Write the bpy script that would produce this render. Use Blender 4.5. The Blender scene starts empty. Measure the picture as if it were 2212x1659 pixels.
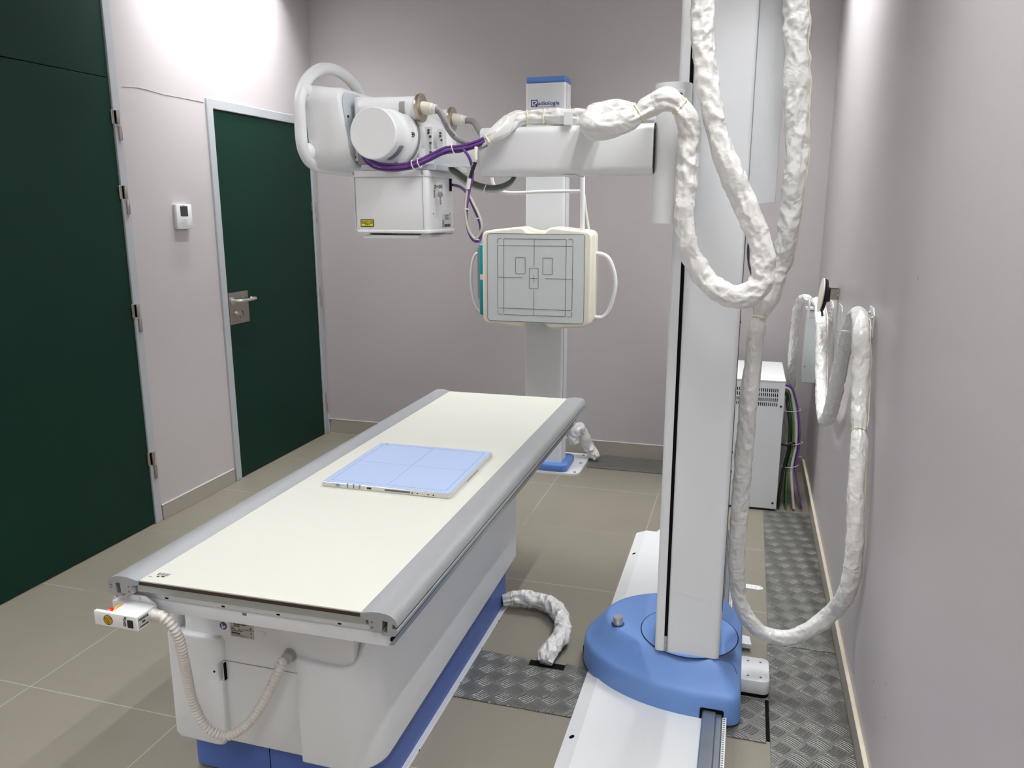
import bpy, bmesh, math, random
from mathutils import Vector, Matrix, noise
PI = math.pi
random.seed(7)
sc = bpy.context.scene
COL = sc.collection

# ------------------------------------------------------------------ camera
W, H = 2212, 1659
FPX, PITCH, YAW, ROLL, CH = 1705.0, .2195, .288, -.001, 1.55
cp, sp, cy, sy = math.cos(PITCH), math.sin(PITCH), math.cos(YAW), math.sin(YAW)
c_f = Vector((-sy*cp, cy*cp, -sp)); c_r0 = Vector((cy, sy, 0)); c_u0 = c_r0.cross(c_f)
c_r = c_r0*math.cos(ROLL) + c_u0*math.sin(ROLL); c_u = -c_r0*math.sin(ROLL) + c_u0*math.cos(ROLL)
cam = bpy.data.cameras.new('camera'); cam.sensor_width = 36; cam.lens = FPX/W*36
cam.clip_start = .02
cam_o = bpy.data.objects.new('camera', cam); COL.objects.link(cam_o)
cam_o.matrix_world = Matrix(((c_r.x, c_u.x, -c_f.x, 0), (c_r.y, c_u.y, -c_f.y, 0), (c_r.z, c_u.z, -c_f.z, CH), (0, 0, 0, 1)))
sc.camera = cam_o
# ------------------------------------------------------------------ colour management, world
sc.view_settings.view_transform = 'Standard'; sc.view_settings.look = 'None'
sc.view_settings.gamma = 1; sc.view_settings.use_curve_mapping = False
sc.view_settings.exposure = 0.2
w = bpy.data.worlds.new('world'); sc.world = w; w.use_nodes = True
w.node_tree.nodes['Background'].inputs[0].default_value = (.9, .93, 1, 1)
w.node_tree.nodes['Background'].inputs[1].default_value = .02
sc.cycles.max_bounces = 8; sc.cycles.diffuse_bounces = 5
# ------------------------------------------------------------------ lights (tubes of the four ceiling luminaires)
CEIL = 2.95
LAMP_P = 24.0
LUM = [(.11, 3.75), (.11, 1.35), (-2.42, 3.85), (-2.42, 1.35), (.11, -1.05), (-2.42, -1.05)]
LPOW = [1.14, .98, 1.05, .72, 1.65, 1.55]
TUBES = []
for lx, ly in LUM:
    for dx in (-.17, .17):
        TUBES.append((lx+dx, ly))
for i, (x, y) in enumerate(TUBES):
    L = bpy.data.lights.new('tube_light', 'AREA'); L.shape = 'RECTANGLE'; L.size = .026; L.size_y = 1.16
    L.energy = LAMP_P*LPOW[i//2]; L.color = (.99, .998, 1.0)
    o = bpy.data.objects.new('tube_light', L); COL.objects.link(o); o.location = (x, y, CEIL-.032)
# ------------------------------------------------------------------ pixel -> point with a known depth plane
def at(px, py, X=None, Y=None, Z=None):
    d = c_f + c_r*((px-W/2)/FPX) - c_u*((py-H/2)/FPX)
    if X is not None: t = X/d.x
    elif Y is not None: t = Y/d.y
    else: t = (Z-CH)/d.z
    return Vector((d.x*t, d.y*t, d.z*t+CH))

# ------------------------------------------------------------------ materials
MATS = {}
def mat(name, col, rough=.5, metal=0, spec=.5, bump=0, bscale=200, mottled=0, mscale=3, trans=0, emit=0):
    if name in MATS: return MATS[name]
    m = bpy.data.materials.new(name); m.use_nodes = True; nt = m.node_tree; b = nt.nodes['Principled BSDF']
    b.inputs['Roughness'].default_value = rough; b.inputs['Metallic'].default_value = metal
    b.inputs['Specular IOR Level'].default_value = spec
    tc = nt.nodes.new('ShaderNodeTexCoord')
    if trans:
        b.inputs['Transmission Weight'].default_value = trans
    if emit:
        b.inputs['Emission Color'].default_value = (*col, 1); b.inputs['Emission Strength'].default_value = emit
    n = nt.nodes.new('ShaderNodeTexNoise'); n.inputs['Scale'].default_value = mscale; n.inputs['Detail'].default_value = 5
    nt.links.new(tc.outputs['Object'], n.inputs['Vector'])
    mx = nt.nodes.new('ShaderNodeMix'); mx.data_type = 'RGBA'
    k = 1-mottled if mottled else .985
    mx.inputs[6].default_value = (col[0]*k, col[1]*k, col[2]*k, 1); mx.inputs[7].default_value = (*[min(1, c*(2-k)) for c in col], 1)
    nt.links.new(n.outputs['Fac'], mx.inputs[0]); nt.links.new(mx.outputs[2], b.inputs['Base Color'])
    if bump:
        nb = nt.nodes.new('ShaderNodeTexNoise'); nb.inputs['Scale'].default_value = bscale; nb.inputs['Detail'].default_value = 3
        nt.links.new(tc.outputs['Object'], nb.inputs['Vector'])
        bp = nt.nodes.new('ShaderNodeBump'); bp.inputs['Strength'].default_value = bump; bp.inputs['Distance'].default_value = .001
        nt.links.new(nb.outputs['Fac'], bp.inputs['Height']); nt.links.new(bp.outputs['Normal'], b.inputs['Normal'])
    MATS[name] = m
    return m

def srgb(r, g, b):
    f = lambda c: (c/255/12.92) if c/255 <= .04045 else ((c/255+.055)/1.055)**2.4
    return (f(r), f(g), f(b))

wallm = mat('wall_paint', srgb(192, 186, 187), .40, spec=.4, bump=.25, bscale=90, mottled=.015, mscale=1.5)
backm = mat('wall_paint_far', srgb(188, 182, 183), .6, spec=.3, bump=.25, bscale=90, mottled=.015, mscale=1.5)
ceilm = mat('ceiling_paint', srgb(225, 224, 220), .7)
green = mat('green_laminate', srgb(4, 44, 33), .5, spec=.22, bump=.15, bscale=400, mottled=.05)
framem = mat('grey_frame_paint', srgb(176, 180, 184), .4, spec=.4)
steel = mat('brushed_steel', srgb(178, 172, 162), .32, metal=1, bump=.2, bscale=300)
chrome = mat('polished_steel', srgb(214, 212, 208), .3, metal=.85)
skirt = mat('skirting_tile', srgb(166, 160, 148), .35, mottled=.06, mscale=12)
white = mat('white_enamel', srgb(229, 231, 232), .33, spec=.5)
white2 = mat('white_powder_coat', srgb(228, 231, 233), .45, spec=.4, bump=.1, bscale=500)
cream = mat('cream_plastic', srgb(232, 228, 214), .38)
topm = mat('white_laminate', srgb(205, 205, 196), .4, spec=.2)
alu = mat('satin_aluminium', srgb(158, 161, 163), .42, metal=.25, spec=.5, bump=.1, bscale=200, mottled=.02, mscale=30)
alud = mat('aluminium_edge', srgb(165, 172, 168), .35, metal=.6)
bluem = mat('blue_cover', srgb(112, 150, 212), .42, spec=.45, bump=.25, bscale=900, mottled=.02, mscale=6)
blued = mat('blue_plinth', srgb(82, 108, 178), .45, spec=.4)
bluec = mat('blue_cap', srgb(92, 130, 200), .4)
black = mat('black_plastic', (.006, .006, .006), .5)
dark = mat('dark_gap', (.004, .004, .004), .8, spec=.1)
brown = mat('dark_edge', srgb(50, 28, 24), .5)
inkm = mat('ink', srgb(58, 60, 62), .6)
ink2 = mat('ink_black', srgb(22, 20, 24), .6)
inkb = mat('ink_blue', srgb(22, 52, 128), .5)
panelg = mat('grey_panel', srgb(212, 218, 218), .45)
teal = mat('teal_plastic', srgb(40, 148, 158), .4)
sleevem = mat('white_vinyl', srgb(230, 229, 226), .22, spec=.6, mottled=.02, mscale=20)
sleeveg = mat('white_vinyl_satin', srgb(224, 224, 221), .26, spec=.55, mottled=.02, mscale=20)
seamm = mat('yellowed_seam', srgb(214, 208, 188), .4)
tiem = mat('nylon_tie', srgb(232, 226, 198), .35)
tiew = mat('white_tie', srgb(226, 226, 226), .35)
purple = mat('purple_cable', srgb(98, 56, 132), .4)
greyc = mat('grey_cable', srgb(142, 138, 140), .4)
greyd = mat('dark_grey_cable', srgb(92, 98, 98), .4)
greyl = mat('light_grey_cable', srgb(188, 186, 176), .4)
grn = mat('green_cable', srgb(52, 108, 48), .4)
grnw = mat('green_yellow_cable', srgb(128, 146, 62), .4)
blc = mat('blue_cable', srgb(50, 90, 130), .4)
blackc = mat('black_cable', srgb(22, 22, 24), .45)
brass = mat('nickel_ring', srgb(176, 164, 148), .3, metal=1)
plug = mat('ivory_plug', srgb(232, 230, 216), .4)
red = mat('red_plastic', srgb(214, 44, 34), .3)
yellow = mat('yellow_plastic', srgb(226, 184, 60), .4)
yell2 = mat('mustard_label', srgb(196, 158, 40), .45)
yell3 = mat('laser_label_yellow', srgb(232, 222, 40), .45)
labelw = mat('white_label', srgb(225, 225, 222), .5)
labelg = mat('silver_label', srgb(186, 186, 180), .4, metal=.2)
labelv = mat('lilac_label', srgb(160, 162, 182), .4)
lcd = mat('lcd', srgb(62, 66, 60), .2)
detb = mat('detector_blue', srgb(168, 186, 220), .3, spec=.35)
detf = mat('detector_alloy', srgb(214, 214, 210), .3, metal=.5)
convm = mat('ivory_conduit', srgb(216, 212, 206), .35)
railm = mat('machined_rail', srgb(150, 158, 166), .33, metal=.8, bump=.4, bscale=60, mottled=.1, mscale=15)
tubew = mat('lamp_tube', (.985, 1, .995), .5, emit=3)
glassm = mat('clear_plastic', srgb(215, 220, 216), .1, trans=.6)

def crumple(m):
    nt = m.node_tree; N = nt.nodes.new; L = nt.links.new
    tc = N('ShaderNodeTexCoord'); nz = N('ShaderNodeTexNoise'); nz.inputs['Scale'].default_value = 16; nz.inputs['Detail'].default_value = 3
    L(tc.outputs['Object'], nz.inputs['Vector'])
    mp = N('ShaderNodeMix'); mp.data_type = 'VECTOR'; mp.inputs[0].default_value = .12; L(tc.outputs['Object'], mp.inputs[4]); L(nz.outputs['Color'], mp.inputs[5])
    vo = N('ShaderNodeTexVoronoi'); vo.inputs['Scale'].default_value = 42; L(mp.outputs[1], vo.inputs['Vector'])
    bp = N('ShaderNodeBump'); bp.inputs['Strength'].default_value = .55; bp.inputs['Distance'].default_value = .004
    L(vo.outputs['Distance'], bp.inputs['Height']); L(bp.outputs[0], nt.nodes['Principled BSDF'].inputs['Normal'])

# floor tiles: 0.6 m, thin light grout
def floor_mat():
    m = bpy.data.materials.new('floor_tiles'); m.use_nodes = True; nt = m.node_tree; b = nt.nodes['Principled BSDF']
    N = nt.nodes.new; L = nt.links.new
    g = N('ShaderNodeNewGeometry'); s = N('ShaderNodeSeparateXYZ'); L(g.outputs['Position'], s.inputs[0])
    def math_(op, a, b_=None, c=None):
        n = N('ShaderNodeMath'); n.operation = op
        for i, v in enumerate((a, b_, c)):
            if v is None: continue
            if isinstance(v, (int, float)): n.inputs[i].default_value = v
            else: L(v, n.inputs[i])
        return n.outputs[0]
    def line(c, off):
        t = math_('DIVIDE', math_('ADD', c, off), .6)
        f = math_('FRACT', t); d = math_('ABSOLUTE', math_('SUBTRACT', f, .5))
        return math_('GREATER_THAN', d, .5-.0016/.6)
    gx = line(s.outputs[0], 10*.6+.4); gy = line(s.outputs[1], 6.0-.59)
    nz = N('ShaderNodeTexNoise'); nz.inputs['Scale'].default_value = 1.3; nz.inputs['Detail'].default_value = 2; L(g.outputs['Position'], nz.inputs['Vector'])
    vis = math_('GREATER_THAN', nz.outputs['Fac'], .44)
    gr = math_('MULTIPLY', math_('MAXIMUM', gx, gy), math_('ADD', math_('MULTIPLY', vis, .5), .2))
    n2 = N('ShaderNodeTexNoise'); n2.inputs['Scale'].default_value = 5; n2.inputs['Detail'].default_value = 8; L(g.outputs['Position'], n2.inputs['Vector'])
    n3 = N('ShaderNodeTexNoise'); n3.inputs['Scale'].default_value = 160; n3.inputs['Detail'].default_value = 2; L(g.outputs['Position'], n3.inputs['Vector'])
    mx = N('ShaderNodeMix'); mx.data_type = 'RGBA'; mx.inputs[6].default_value = (*srgb(132, 127, 115), 1); mx.inputs[7].default_value = (*srgb(141, 135, 122), 1); L(n2.outputs['Fac'], mx.inputs[0])
    m3 = N('ShaderNodeMix'); m3.data_type = 'RGBA'; m3.blend_type = 'MULTIPLY'; m3.inputs[0].default_value = .1; L(mx.outputs[2], m3.inputs[6]); L(n3.outputs['Fac'], m3.inputs[7])
    m2 = N('ShaderNodeMix'); m2.data_type = 'RGBA'; L(gr, m2.inputs[0]); L(m3.outputs[2], m2.inputs[6]); m2.inputs[7].default_value = (*srgb(190, 184, 168), 1)
    L(m2.outputs[2], b.inputs['Base Color']); b.inputs['Roughness'].default_value = .42; b.inputs['Specular IOR Level'].default_value = .4
    bp = N('ShaderNodeBump'); bp.inputs['Strength'].default_value = .2; bp.inputs['Distance'].default_value = .001; L(n3.outputs['Fac'], bp.inputs['Height']); L(bp.outputs[0], b.inputs['Normal'])
    return m
floorm = floor_mat()
for m_ in (sleevem, sleeveg): crumple(m_)

def tread_mat(name, s=.054, rot=.62, col=(134, 134, 131)):
    m = bpy.data.materials.new(name); m.use_nodes = True; nt = m.node_tree; b = nt.nodes['Principled BSDF']
    N = nt.nodes.new; L = nt.links.new
    g = N('ShaderNodeNewGeometry'); mp = N('ShaderNodeMapping'); L(g.outputs['Position'], mp.inputs['Vector'])
    mp.inputs['Rotation'].default_value = (0, 0, rot); mp.inputs['Scale'].default_value = (1/s, 1/s, 1)
    sx = N('ShaderNodeSeparateXYZ'); L(mp.outputs[0], sx.inputs[0])
    def M(op, a, b_=None, c=None):
        n = N('ShaderNodeMath'); n.operation = op
        for i, v in enumerate((a, b_, c)):
            if v is None: continue
            if isinstance(v, (int, float)): n.inputs[i].default_value = v
            else: L(v, n.inputs[i])
        return n.outputs[0]
    U = M('ADD', sx.outputs[0], 200.0); V = M('ADD', sx.outputs[1], 200.0)
    iu, iv = M('FLOOR', U), M('FLOOR', V); fu, fv = M('SUBTRACT', M('FRACT', U), .5), M('SUBTRACT', M('FRACT', V), .5)
    par = M('MODULO', M('ADD', iu, iv), 2.0)
    mixf = lambda a, b_: M('ADD', M('MULTIPLY', a, M('SUBTRACT', 1.0, par)), M('MULTIPLY', b_, par))
    a = mixf(fu, fv); c = mixf(fv, fu)
    c2 = M('ADD', c, M('MULTIPLY', M('MULTIPLY', a, a), .35))
    wav = M('POWER', M('MULTIPLY', M('ADD', M('COSINE', M('MULTIPLY', c2, 2*PI*6.5)), 1.0), .5), 1.8)
    env = M('MAXIMUM', M('SUBTRACT', 1.0, M('MULTIPLY', M('MULTIPLY', a, a), 4.6)), 0.0)
    inc = M('LESS_THAN', M('ABSOLUTE', c2), .385)
    h = M('MULTIPLY', M('MULTIPLY', wav, inc), M('MINIMUM', M('MULTIPLY', env, 1.6), 1.0))
    bp = N('ShaderNodeBump'); bp.inputs['Strength'].default_value = .8; bp.inputs['Distance'].default_value = .003; L(h, bp.inputs['Height']); L(bp.outputs[0], b.inputs['Normal'])
    nz = N('ShaderNodeTexNoise'); nz.inputs['Scale'].default_value = 14; nz.inputs['Detail'].default_value = 6; L(g.outputs['Position'], nz.inputs['Vector'])
    mx = N('ShaderNodeMix'); mx.data_type = 'RGBA'; k = srgb(*col); mx.inputs[6].default_value = (k[0]*.85, k[1]*.85, k[2]*.84, 1); mx.inputs[7].default_value = (k[0]*1.1, k[1]*1.1, k[2]*1.08, 1)
    L(nz.outputs['Fac'], mx.inputs[0]); L(mx.outputs[2], b.inputs['Base Color'])
    b.inputs['Metallic'].default_value = .6; b.inputs['Roughness'].default_value = .34
    return m
tread = tread_mat('checker_plate_aluminium')

# ------------------------------------------------------------------ mesh builders
def prep(bm, n0, mtx):
    if mtx is not None:
        bm.verts.ensure_lookup_table(); bmesh.ops.transform(bm, matrix=mtx, verts=bm.verts[n0:])

class MB:
    def __init__(s): s.bm = bmesh.new()
    def merge(s, b2, mtx=None):
        if mtx is not None: bmesh.ops.transform(b2, matrix=mtx, verts=b2.verts[:])
        me = bpy.data.meshes.new('tmp'); b2.to_mesh(me); b2.free(); s.bm.from_mesh(me); bpy.data.meshes.remove(me); return s
    def box(s, x0, x1, y0, y1, z0, z1, bev=0, seg=2, mtx=None, axis=None):
        b = bmesh.new(); bmesh.ops.create_cube(b, size=1)
        for v in b.verts: v.co = Vector(((x0+x1)/2+v.co.x*(x1-x0), (y0+y1)/2+v.co.y*(y1-y0), (z0+z1)/2+v.co.z*(z1-z0)))
        if bev:
            es = b.edges[:]
            if axis is not None: es = [e for e in es if abs((e.verts[0].co-e.verts[1].co).normalized()[axis]) > .9]
            bmesh.ops.bevel(b, geom=es, offset=bev, segments=seg, profile=.5, affect='EDGES')
        return s.merge(b, mtx)
    def prism(s, poly, a0, a1, axis='y', bev=0, mtx=None, seg=2):
        """poly: 2-D points; axis x -> (y,z), y -> (x,z), z -> (x,y)"""
        b = bmesh.new()
        def P(p, a): return {'x': (a, p[0], p[1]), 'y': (p[0], a, p[1]), 'z': (p[0], p[1], a)}[axis]
        A = [b.verts.new(P(p, a0)) for p in poly]; B = [b.verts.new(P(p, a1)) for p in poly]
        f0 = b.faces.new(A); f1 = b.faces.new(B[::-1])
        for i in range(len(poly)):
            j = (i+1) % len(poly); b.faces.new((A[j], A[i], B[i], B[j]))
        bmesh.ops.recalc_face_normals(b, faces=b.faces[:])
        if bev:
            es = [e for e in b.edges if f0 in e.link_faces or f1 in e.link_faces]
            bmesh.ops.bevel(b, geom=es, offset=bev, segments=seg, profile=.5, affect='EDGES')
        return s.merge(b, mtx)
    def lathe(s, prof, p0, p1, n=32, ph=0):
        """prof: list of (t along metres from p0, radius); axis from p0 towards p1"""
        p0, p1 = Vector(p0), Vector(p1); d = (p1-p0).normalized()
        q = Vector((0, 0, 1)).rotation_difference(d).to_matrix()
        rings = []
        b = bmesh.new()
        for t, r in prof:
            if r < 1e-6: rings.append([b.verts.new(p0+d*t)])
            else: rings.append([b.verts.new(p0+d*t+q@Vector((math.cos(2*PI*k/n+ph)*r, math.sin(2*PI*k/n+ph)*r, 0))) for k in range(n)])
        for A, B in zip(rings, rings[1:]):
            for k in range(n):
                j = (k+1) % n
                if len(A) == 1 and len(B) == 1: continue
                if len(A) == 1: b.faces.new((A[0], B[k], B[j]))
                elif len(B) == 1: b.faces.new((A[k], A[j], B[0]))
                else: b.faces.new((A[k], A[j], B[j], B[k]))
        if len(rings[0]) > 1: b.faces.new(rings[0])
        if len(rings[-1]) > 1: b.faces.new(rings[-1])
        bmesh.ops.recalc_face_normals(b, faces=b.faces[:])
        return s.merge(b)
    def cyl(s, p0, p1, r, n=24, bev=0):
        L = (Vector(p1)-Vector(p0)).length
        pr = [(0, 0), (0, r), (L, r), (L, 0)] if not bev else [(0, 0), (0, r-bev), (bev*.3, r-bev*.3), (bev, r), (L-bev, r), (L-bev*.3, r-bev*.3), (L, r-bev), (L, 0)]
        return s.lathe(pr, p0, p1, n)
    def tube(s, pts, rad, n=12, closed=False, smooth=True, step=.006, rfun=None, flat=None):
        """pts control points; catmull-rom if smooth; rfun(s_len, ang)->radius"""
        P = spline(pts, step, closed) if smooth else [Vector(p) for p in pts]
        fr = frames(P, closed); b = bmesh.new(); rings = []; sl = 0
        for i, (p, (u, v, t)) in enumerate(zip(P, fr)):
            if i: sl += (P[i]-P[i-1]).length
            ring = []
            for k in range(n):
                a = 2*PI*k/n
                r = rfun(sl, a) if rfun else (rad(sl) if callable(rad) else rad)
                cu, cv = math.cos(a)*r, math.sin(a)*r
                if flat: cu *= flat[0]; cv *= flat[1]
                ring.append(b.verts.new(p+u*cu+v*cv))
            rings.append(ring)
        m = len(rings)
        for i in range(m if closed else m-1):
            A, B = rings[i], rings[(i+1) % m]
            for k in range(n):
                j = (k+1) % n; b.faces.new((A[k], A[j], B[j], B[k]))
        if not closed: b.faces.new(rings[0][::-1]); b.faces.new(rings[-1])
        bmesh.ops.recalc_face_normals(b, faces=b.faces[:])
        return s.merge(b)
    def sphere(s, c, r, sc_=(1, 1, 1), n=20):
        b = bmesh.new(); bmesh.ops.create_uvsphere(b, u_segments=n, v_segments=n//2, radius=r)
        return s.merge(b, Matrix.Translation(Vector(c)) @ Matrix.Diagonal((*sc_, 1)))
    def text(s, string, size, org, right, up, depth=.0004, align='LEFT', font_bold=0.0, shear=0, sx=1):
        cu = bpy.data.curves.new('t', 'FONT'); cu.body = string; cu.size = size; cu.extrude = depth/2; cu.align_x = align; cu.offset = font_bold; cu.shear = shear
        cu.resolution_u = 3
        o = bpy.data.objects.new('t', cu); COL.objects.link(o)
        bpy.context.view_layer.update()
        me = bpy.data.meshes.new_from_object(o.evaluated_get(bpy.context.evaluated_depsgraph_get()))
        r_ = Vector(right).normalized(); u_ = Vector(up).normalized(); n_ = r_.cross(u_)
        M4 = Matrix(((r_.x*sx, u_.x, n_.x, org[0]), (r_.y*sx, u_.y, n_.y, org[1]), (r_.z*sx, u_.z, n_.z, org[2]), (0, 0, 0, 1)))
        me.transform(M4); s.bm.from_mesh(me)
        bpy.data.objects.remove(o); bpy.data.curves.remove(cu); bpy.data.meshes.remove(me)
        return s
    def split(s, name, m, parent=None, ang=35):
        """one object for every separate piece"""
        bm = s.bm; bm.verts.index_update(); seen = set(); out = []
        bm.faces.ensure_lookup_table()
        for f0 in bm.faces:
            if f0.index in seen: continue
            st, isl = [f0], []; seen.add(f0.index)
            while st:
                f = st.pop(); isl.append(f)
                for e in f.edges:
                    for g in e.link_faces:
                        if g.index not in seen: seen.add(g.index); st.append(g)
            b = bmesh.new(); mp = {}
            for f in isl:
                vs = []
                for v in f.verts:
                    if v.index not in mp: mp[v.index] = b.verts.new(v.co)
                    vs.append(mp[v.index])
                b.faces.new(vs)
            q = MB(); q.bm.free(); q.bm = b; out.append(q.build(name, m, parent, ang))
        bm.free(); return out[0]
    def build(s, name, m, parent=None, ang=35, origin=None):
        me = bpy.data.meshes.new(name); bm = s.bm
        o = bpy.data.objects.new(name, me); COL.objects.link(o)
        bm.verts.ensure_lookup_table()
        if parent is not None:
            root = parent
            while root.parent: root = root.parent
            loc = Vector(root.location)
            o.parent = parent
        else:
            xs = [v.co for v in bm.verts]
            loc = Vector(origin) if origin else Vector(((min(v.x for v in xs)+max(v.x for v in xs))/2, (min(v.y for v in xs)+max(v.y for v in xs))/2, min(v.z for v in xs)))
            o.location = loc
        bmesh.ops.translate(bm, vec=-loc, verts=bm.verts[:])
        for f in bm.faces: f.smooth = True
        bm.to_mesh(me); bm.free()
        me.set_sharp_from_angle(angle=math.radians(ang))
        me.materials.append(m)
        return o

def spline(pts, step=.006, closed=False):
    pts = [Vector(p) for p in pts]; n = len(pts); out = []
    for i in range(n if closed else n-1):
        p0 = pts[(i-1) % n] if (closed or i > 0) else pts[0]*2-pts[1]
        p1, p2 = pts[i], pts[(i+1) % n]
        p3 = pts[(i+2) % n] if (closed or i+2 < n) else pts[-1]*2-pts[-2]
        # centripetal catmull-rom
        t1 = max((p1-p0).length**.5, 1e-4); t2 = t1+max((p2-p1).length**.5, 1e-4); t3 = t2+max((p3-p2).length**.5, 1e-4)
        k = max(2, int((p2-p1).length/step))
        for q in range(k):
            t = t1+(t2-t1)*q/k
            A1 = p0*((t1-t)/t1)+p1*(t/t1); A2 = p1*((t2-t)/(t2-t1))+p2*((t-t1)/(t2-t1)); A3 = p2*((t3-t)/(t3-t2))+p3*((t-t2)/(t3-t2))
            B1 = A1*((t2-t)/t2)+A2*(t/t2); B2 = A2*((t3-t)/(t3-t1))+A3*((t-t1)/(t3-t1))
            out.append(B1*((t2-t)/(t2-t1))+B2*((t-t1)/(t2-t1)))
    if not closed: out.append(pts[-1])
    return out
def frames(P, closed=False):
    n = len(P); T = []
    for i in range(n):
        a = P[i-1] if (i > 0 or closed) else P[0]; b = P[(i+1) % n] if (i < n-1 or closed) else P[-1]
        T.append((b-a).normalized())
    u = T[0].orthogonal().normalized(); out = []
    if abs(T[0].z) < .9: u = (Vector((0, 0, 1))-T[0]*T[0].z).normalized()
    for t in T:
        u = (u-t*u.dot(t)).normalized(); out.append((u, t.cross(u), t))
    return out

def tag(o, label=None, cat=None, group=None, kind=None):
    if label: o['label'] = label
    if cat: o['category'] = cat
    if group: o['group'] = group
    if kind: o['kind'] = kind
    return o
def empty(name, loc, label, cat, group=None):
    o = bpy.data.objects.new(name, None); COL.objects.link(o); o.location = loc; o.empty_display_size = .1
    return tag(o, label, cat, group)
def rrect(x0, x1, y0, y1, r, n=5):
    out = []
    for cx, cy_, a0 in ((x1-r, y0+r, -PI/2), (x1-r, y1-r, 0), (x0+r, y1-r, PI/2), (x0+r, y0+r, PI)):
        for k in range(n+1):
            a = a0+PI/2*k/n; out.append((cx+math.cos(a)*r, cy_+math.sin(a)*r))
    return out

# ================================================================== THE SETTING
XL, XR, YB, YF = -2.78, .395, 4.82, -2.2
def struct(o, label=None):
    o['kind'] = 'structure'
    if label: o['label'] = label
    return o
T = .12
struct(MB().box(XL-T, XR+T, YF-T, YB+T, -.1, 0).build('floor', floorm), 'grey-taupe ceramic tile floor with pale grout lines')
struct(MB().box(XL-T, XR+T, YF-T, YB+T, CEIL, CEIL+.1).build('ceiling', ceilm), 'white ceiling')
struct(MB().box(XL-T, XR+T, YB, YB+T, 0, CEIL).build('wall_back', backm), 'pinkish grey back wall')
struct(MB().box(XL-T, XR+T, YF-T, YF, 0, CEIL).build('wall_front', backm), 'painted wall opposite the back wall')
struct(MB().box(XR, XR+T, YF, YB, 0, CEIL).build('wall_right', wallm), 'pinkish grey right wall with cable hooks')
# left wall with two door openings
D1a, D1b, D2a, D2b, D2t = 1.42, 3.11, 3.722, 4.79, 2.115
wl = MB()
wl.box(XL-T, XL, YF, D1a, 0, CEIL); wl.box(XL-T, XL, D1b, D2a, 0, CEIL); wl.box(XL-T, XL, D2b, YB, 0, CEIL); wl.box(XL-T, XL, D2a, D2b, D2t, CEIL)
struct(wl.build('wall_left', wallm), 'pale wall around the green doors')
struct(MB().box(XL-T-.02, XL-T, YF, YB, 0, CEIL).build('wall_left', backm), 'wall behind the green doors')

# skirting
def skirting(name, axis, a0, a1, face, sgn, label, hgt=.078):
    m = MB(); n = max(1, round((a1-a0)/.6)); L = (a1-a0)/n
    for k in range(n):
        p, q = a0+k*L+.0008, a0+(k+1)*L-.0008
        lo, hi = (face, face+.011*sgn) if sgn > 0 else (face+.011*sgn, face)
        if axis == 'y': m.box(lo, hi, p, q, 0, hgt, bev=.0015, seg=1)
        else: m.box(p, q, lo, hi, 0, hgt, bev=.0015, seg=1)
    struct(m.build(name, skirt), label)
skirting('baseboard_left', 'y', 3.112, 3.71, XL, 1, 'grey tile skirting between the green doors')
skirting('baseboard_back', 'x', XL+.02, XR, YB, -1, 'grey tile skirting along the back wall', .09)
skirting('baseboard_right', 'y', YF, YB-.012, XR, -1, 'grey tile skirting with chipped plaster edge, right wall')
# plaster bead above the right and back skirting
pl = mat('plaster_bead', srgb(222, 212, 190), .8, bump=.5, bscale=60, mottled=.08, mscale=30)
b_ = MB(); b_.box(XR-.013, XR, YF, YB-.012, .078, .084, bev=.002, seg=1)
struct(b_.build('trim_1', pl), 'yellowish plaster bead on top of the right skirting')
struct(MB().box(XL, XR-.014, YB-.012, YB, .09, .097, bev=.002, seg=1).build('trim_2', wallm), 'pale plaster bead on top of the back skirting')
struct(MB().box(XL, XL+.012, 3.112, 3.71, .078, .083, bev=.002, seg=1).build('trim_3', wallm), 'pale plaster bead on top of the skirting between the doors')
struct(MB().box(XL, XL+.004, 4.796, 4.818, 0, .13).build('trim_4', white2), 'narrow white cover piece low in the corner beside the door')

# hinge built the same way for both doors
def hinge(parent, y, z0, z1):
    zm = (z0+z1)/2
    h = MB(); h.box(XL-.004, XL+.006, y-.03, y+.01, zm+.004, z1, bev=.0015, seg=1); h.cyl((XL+.01, y+.001, zm+.004), (XL+.01, y+.001, z1), .0085, 16, bev=.001)
    h.box(XL-.004, XL+.006, y+.0, y+.016, z0, zm-.002, bev=.001, seg=1); h.cyl((XL+.01, y+.008, z0), (XL+.01, y+.008, zm-.002), .0085, 16, bev=.001)
    return h.build('hinge', steel, parent)
# door 1: tall green double leaf with overpanel
d1 = empty('door_1', (XL, (D1a+D1b)/2, 0), 'tall dark green door with green overpanel, nearest on the left wall', 'door'); d1['kind'] = 'structure'
fr = MB(); fr.box(XL-T, XL+.006, D1b-.045, D1b, 0, CEIL, bev=.002, seg=1); fr.box(XL-T, XL+.006, D1a, D1a+.045, 0, CEIL, bev=.002, seg=1)
fr.build('door_frame', framem, d1)
MB().box(XL-.045, XL-.002, D1a+.048, D1b-.047, .006, 2.115, bev=.001, seg=1).build('door_leaf', green, d1)
MB().box(XL-.045, XL-.002, D1a+.048, D1b-.047, 2.119, CEIL, bev=.001, seg=1).build('overpanel', green, d1)
MB().box(XL-.06, XL-.046, D1a+.04, D1b-.04, 0, CEIL).build('backing', dark, d1)
for z0, z1 in ((1.852, 1.982), (1.522, 1.652), (.972, 1.106), (.232, .372)): hinge(d1, D1b-.028, z0, z1)
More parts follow.
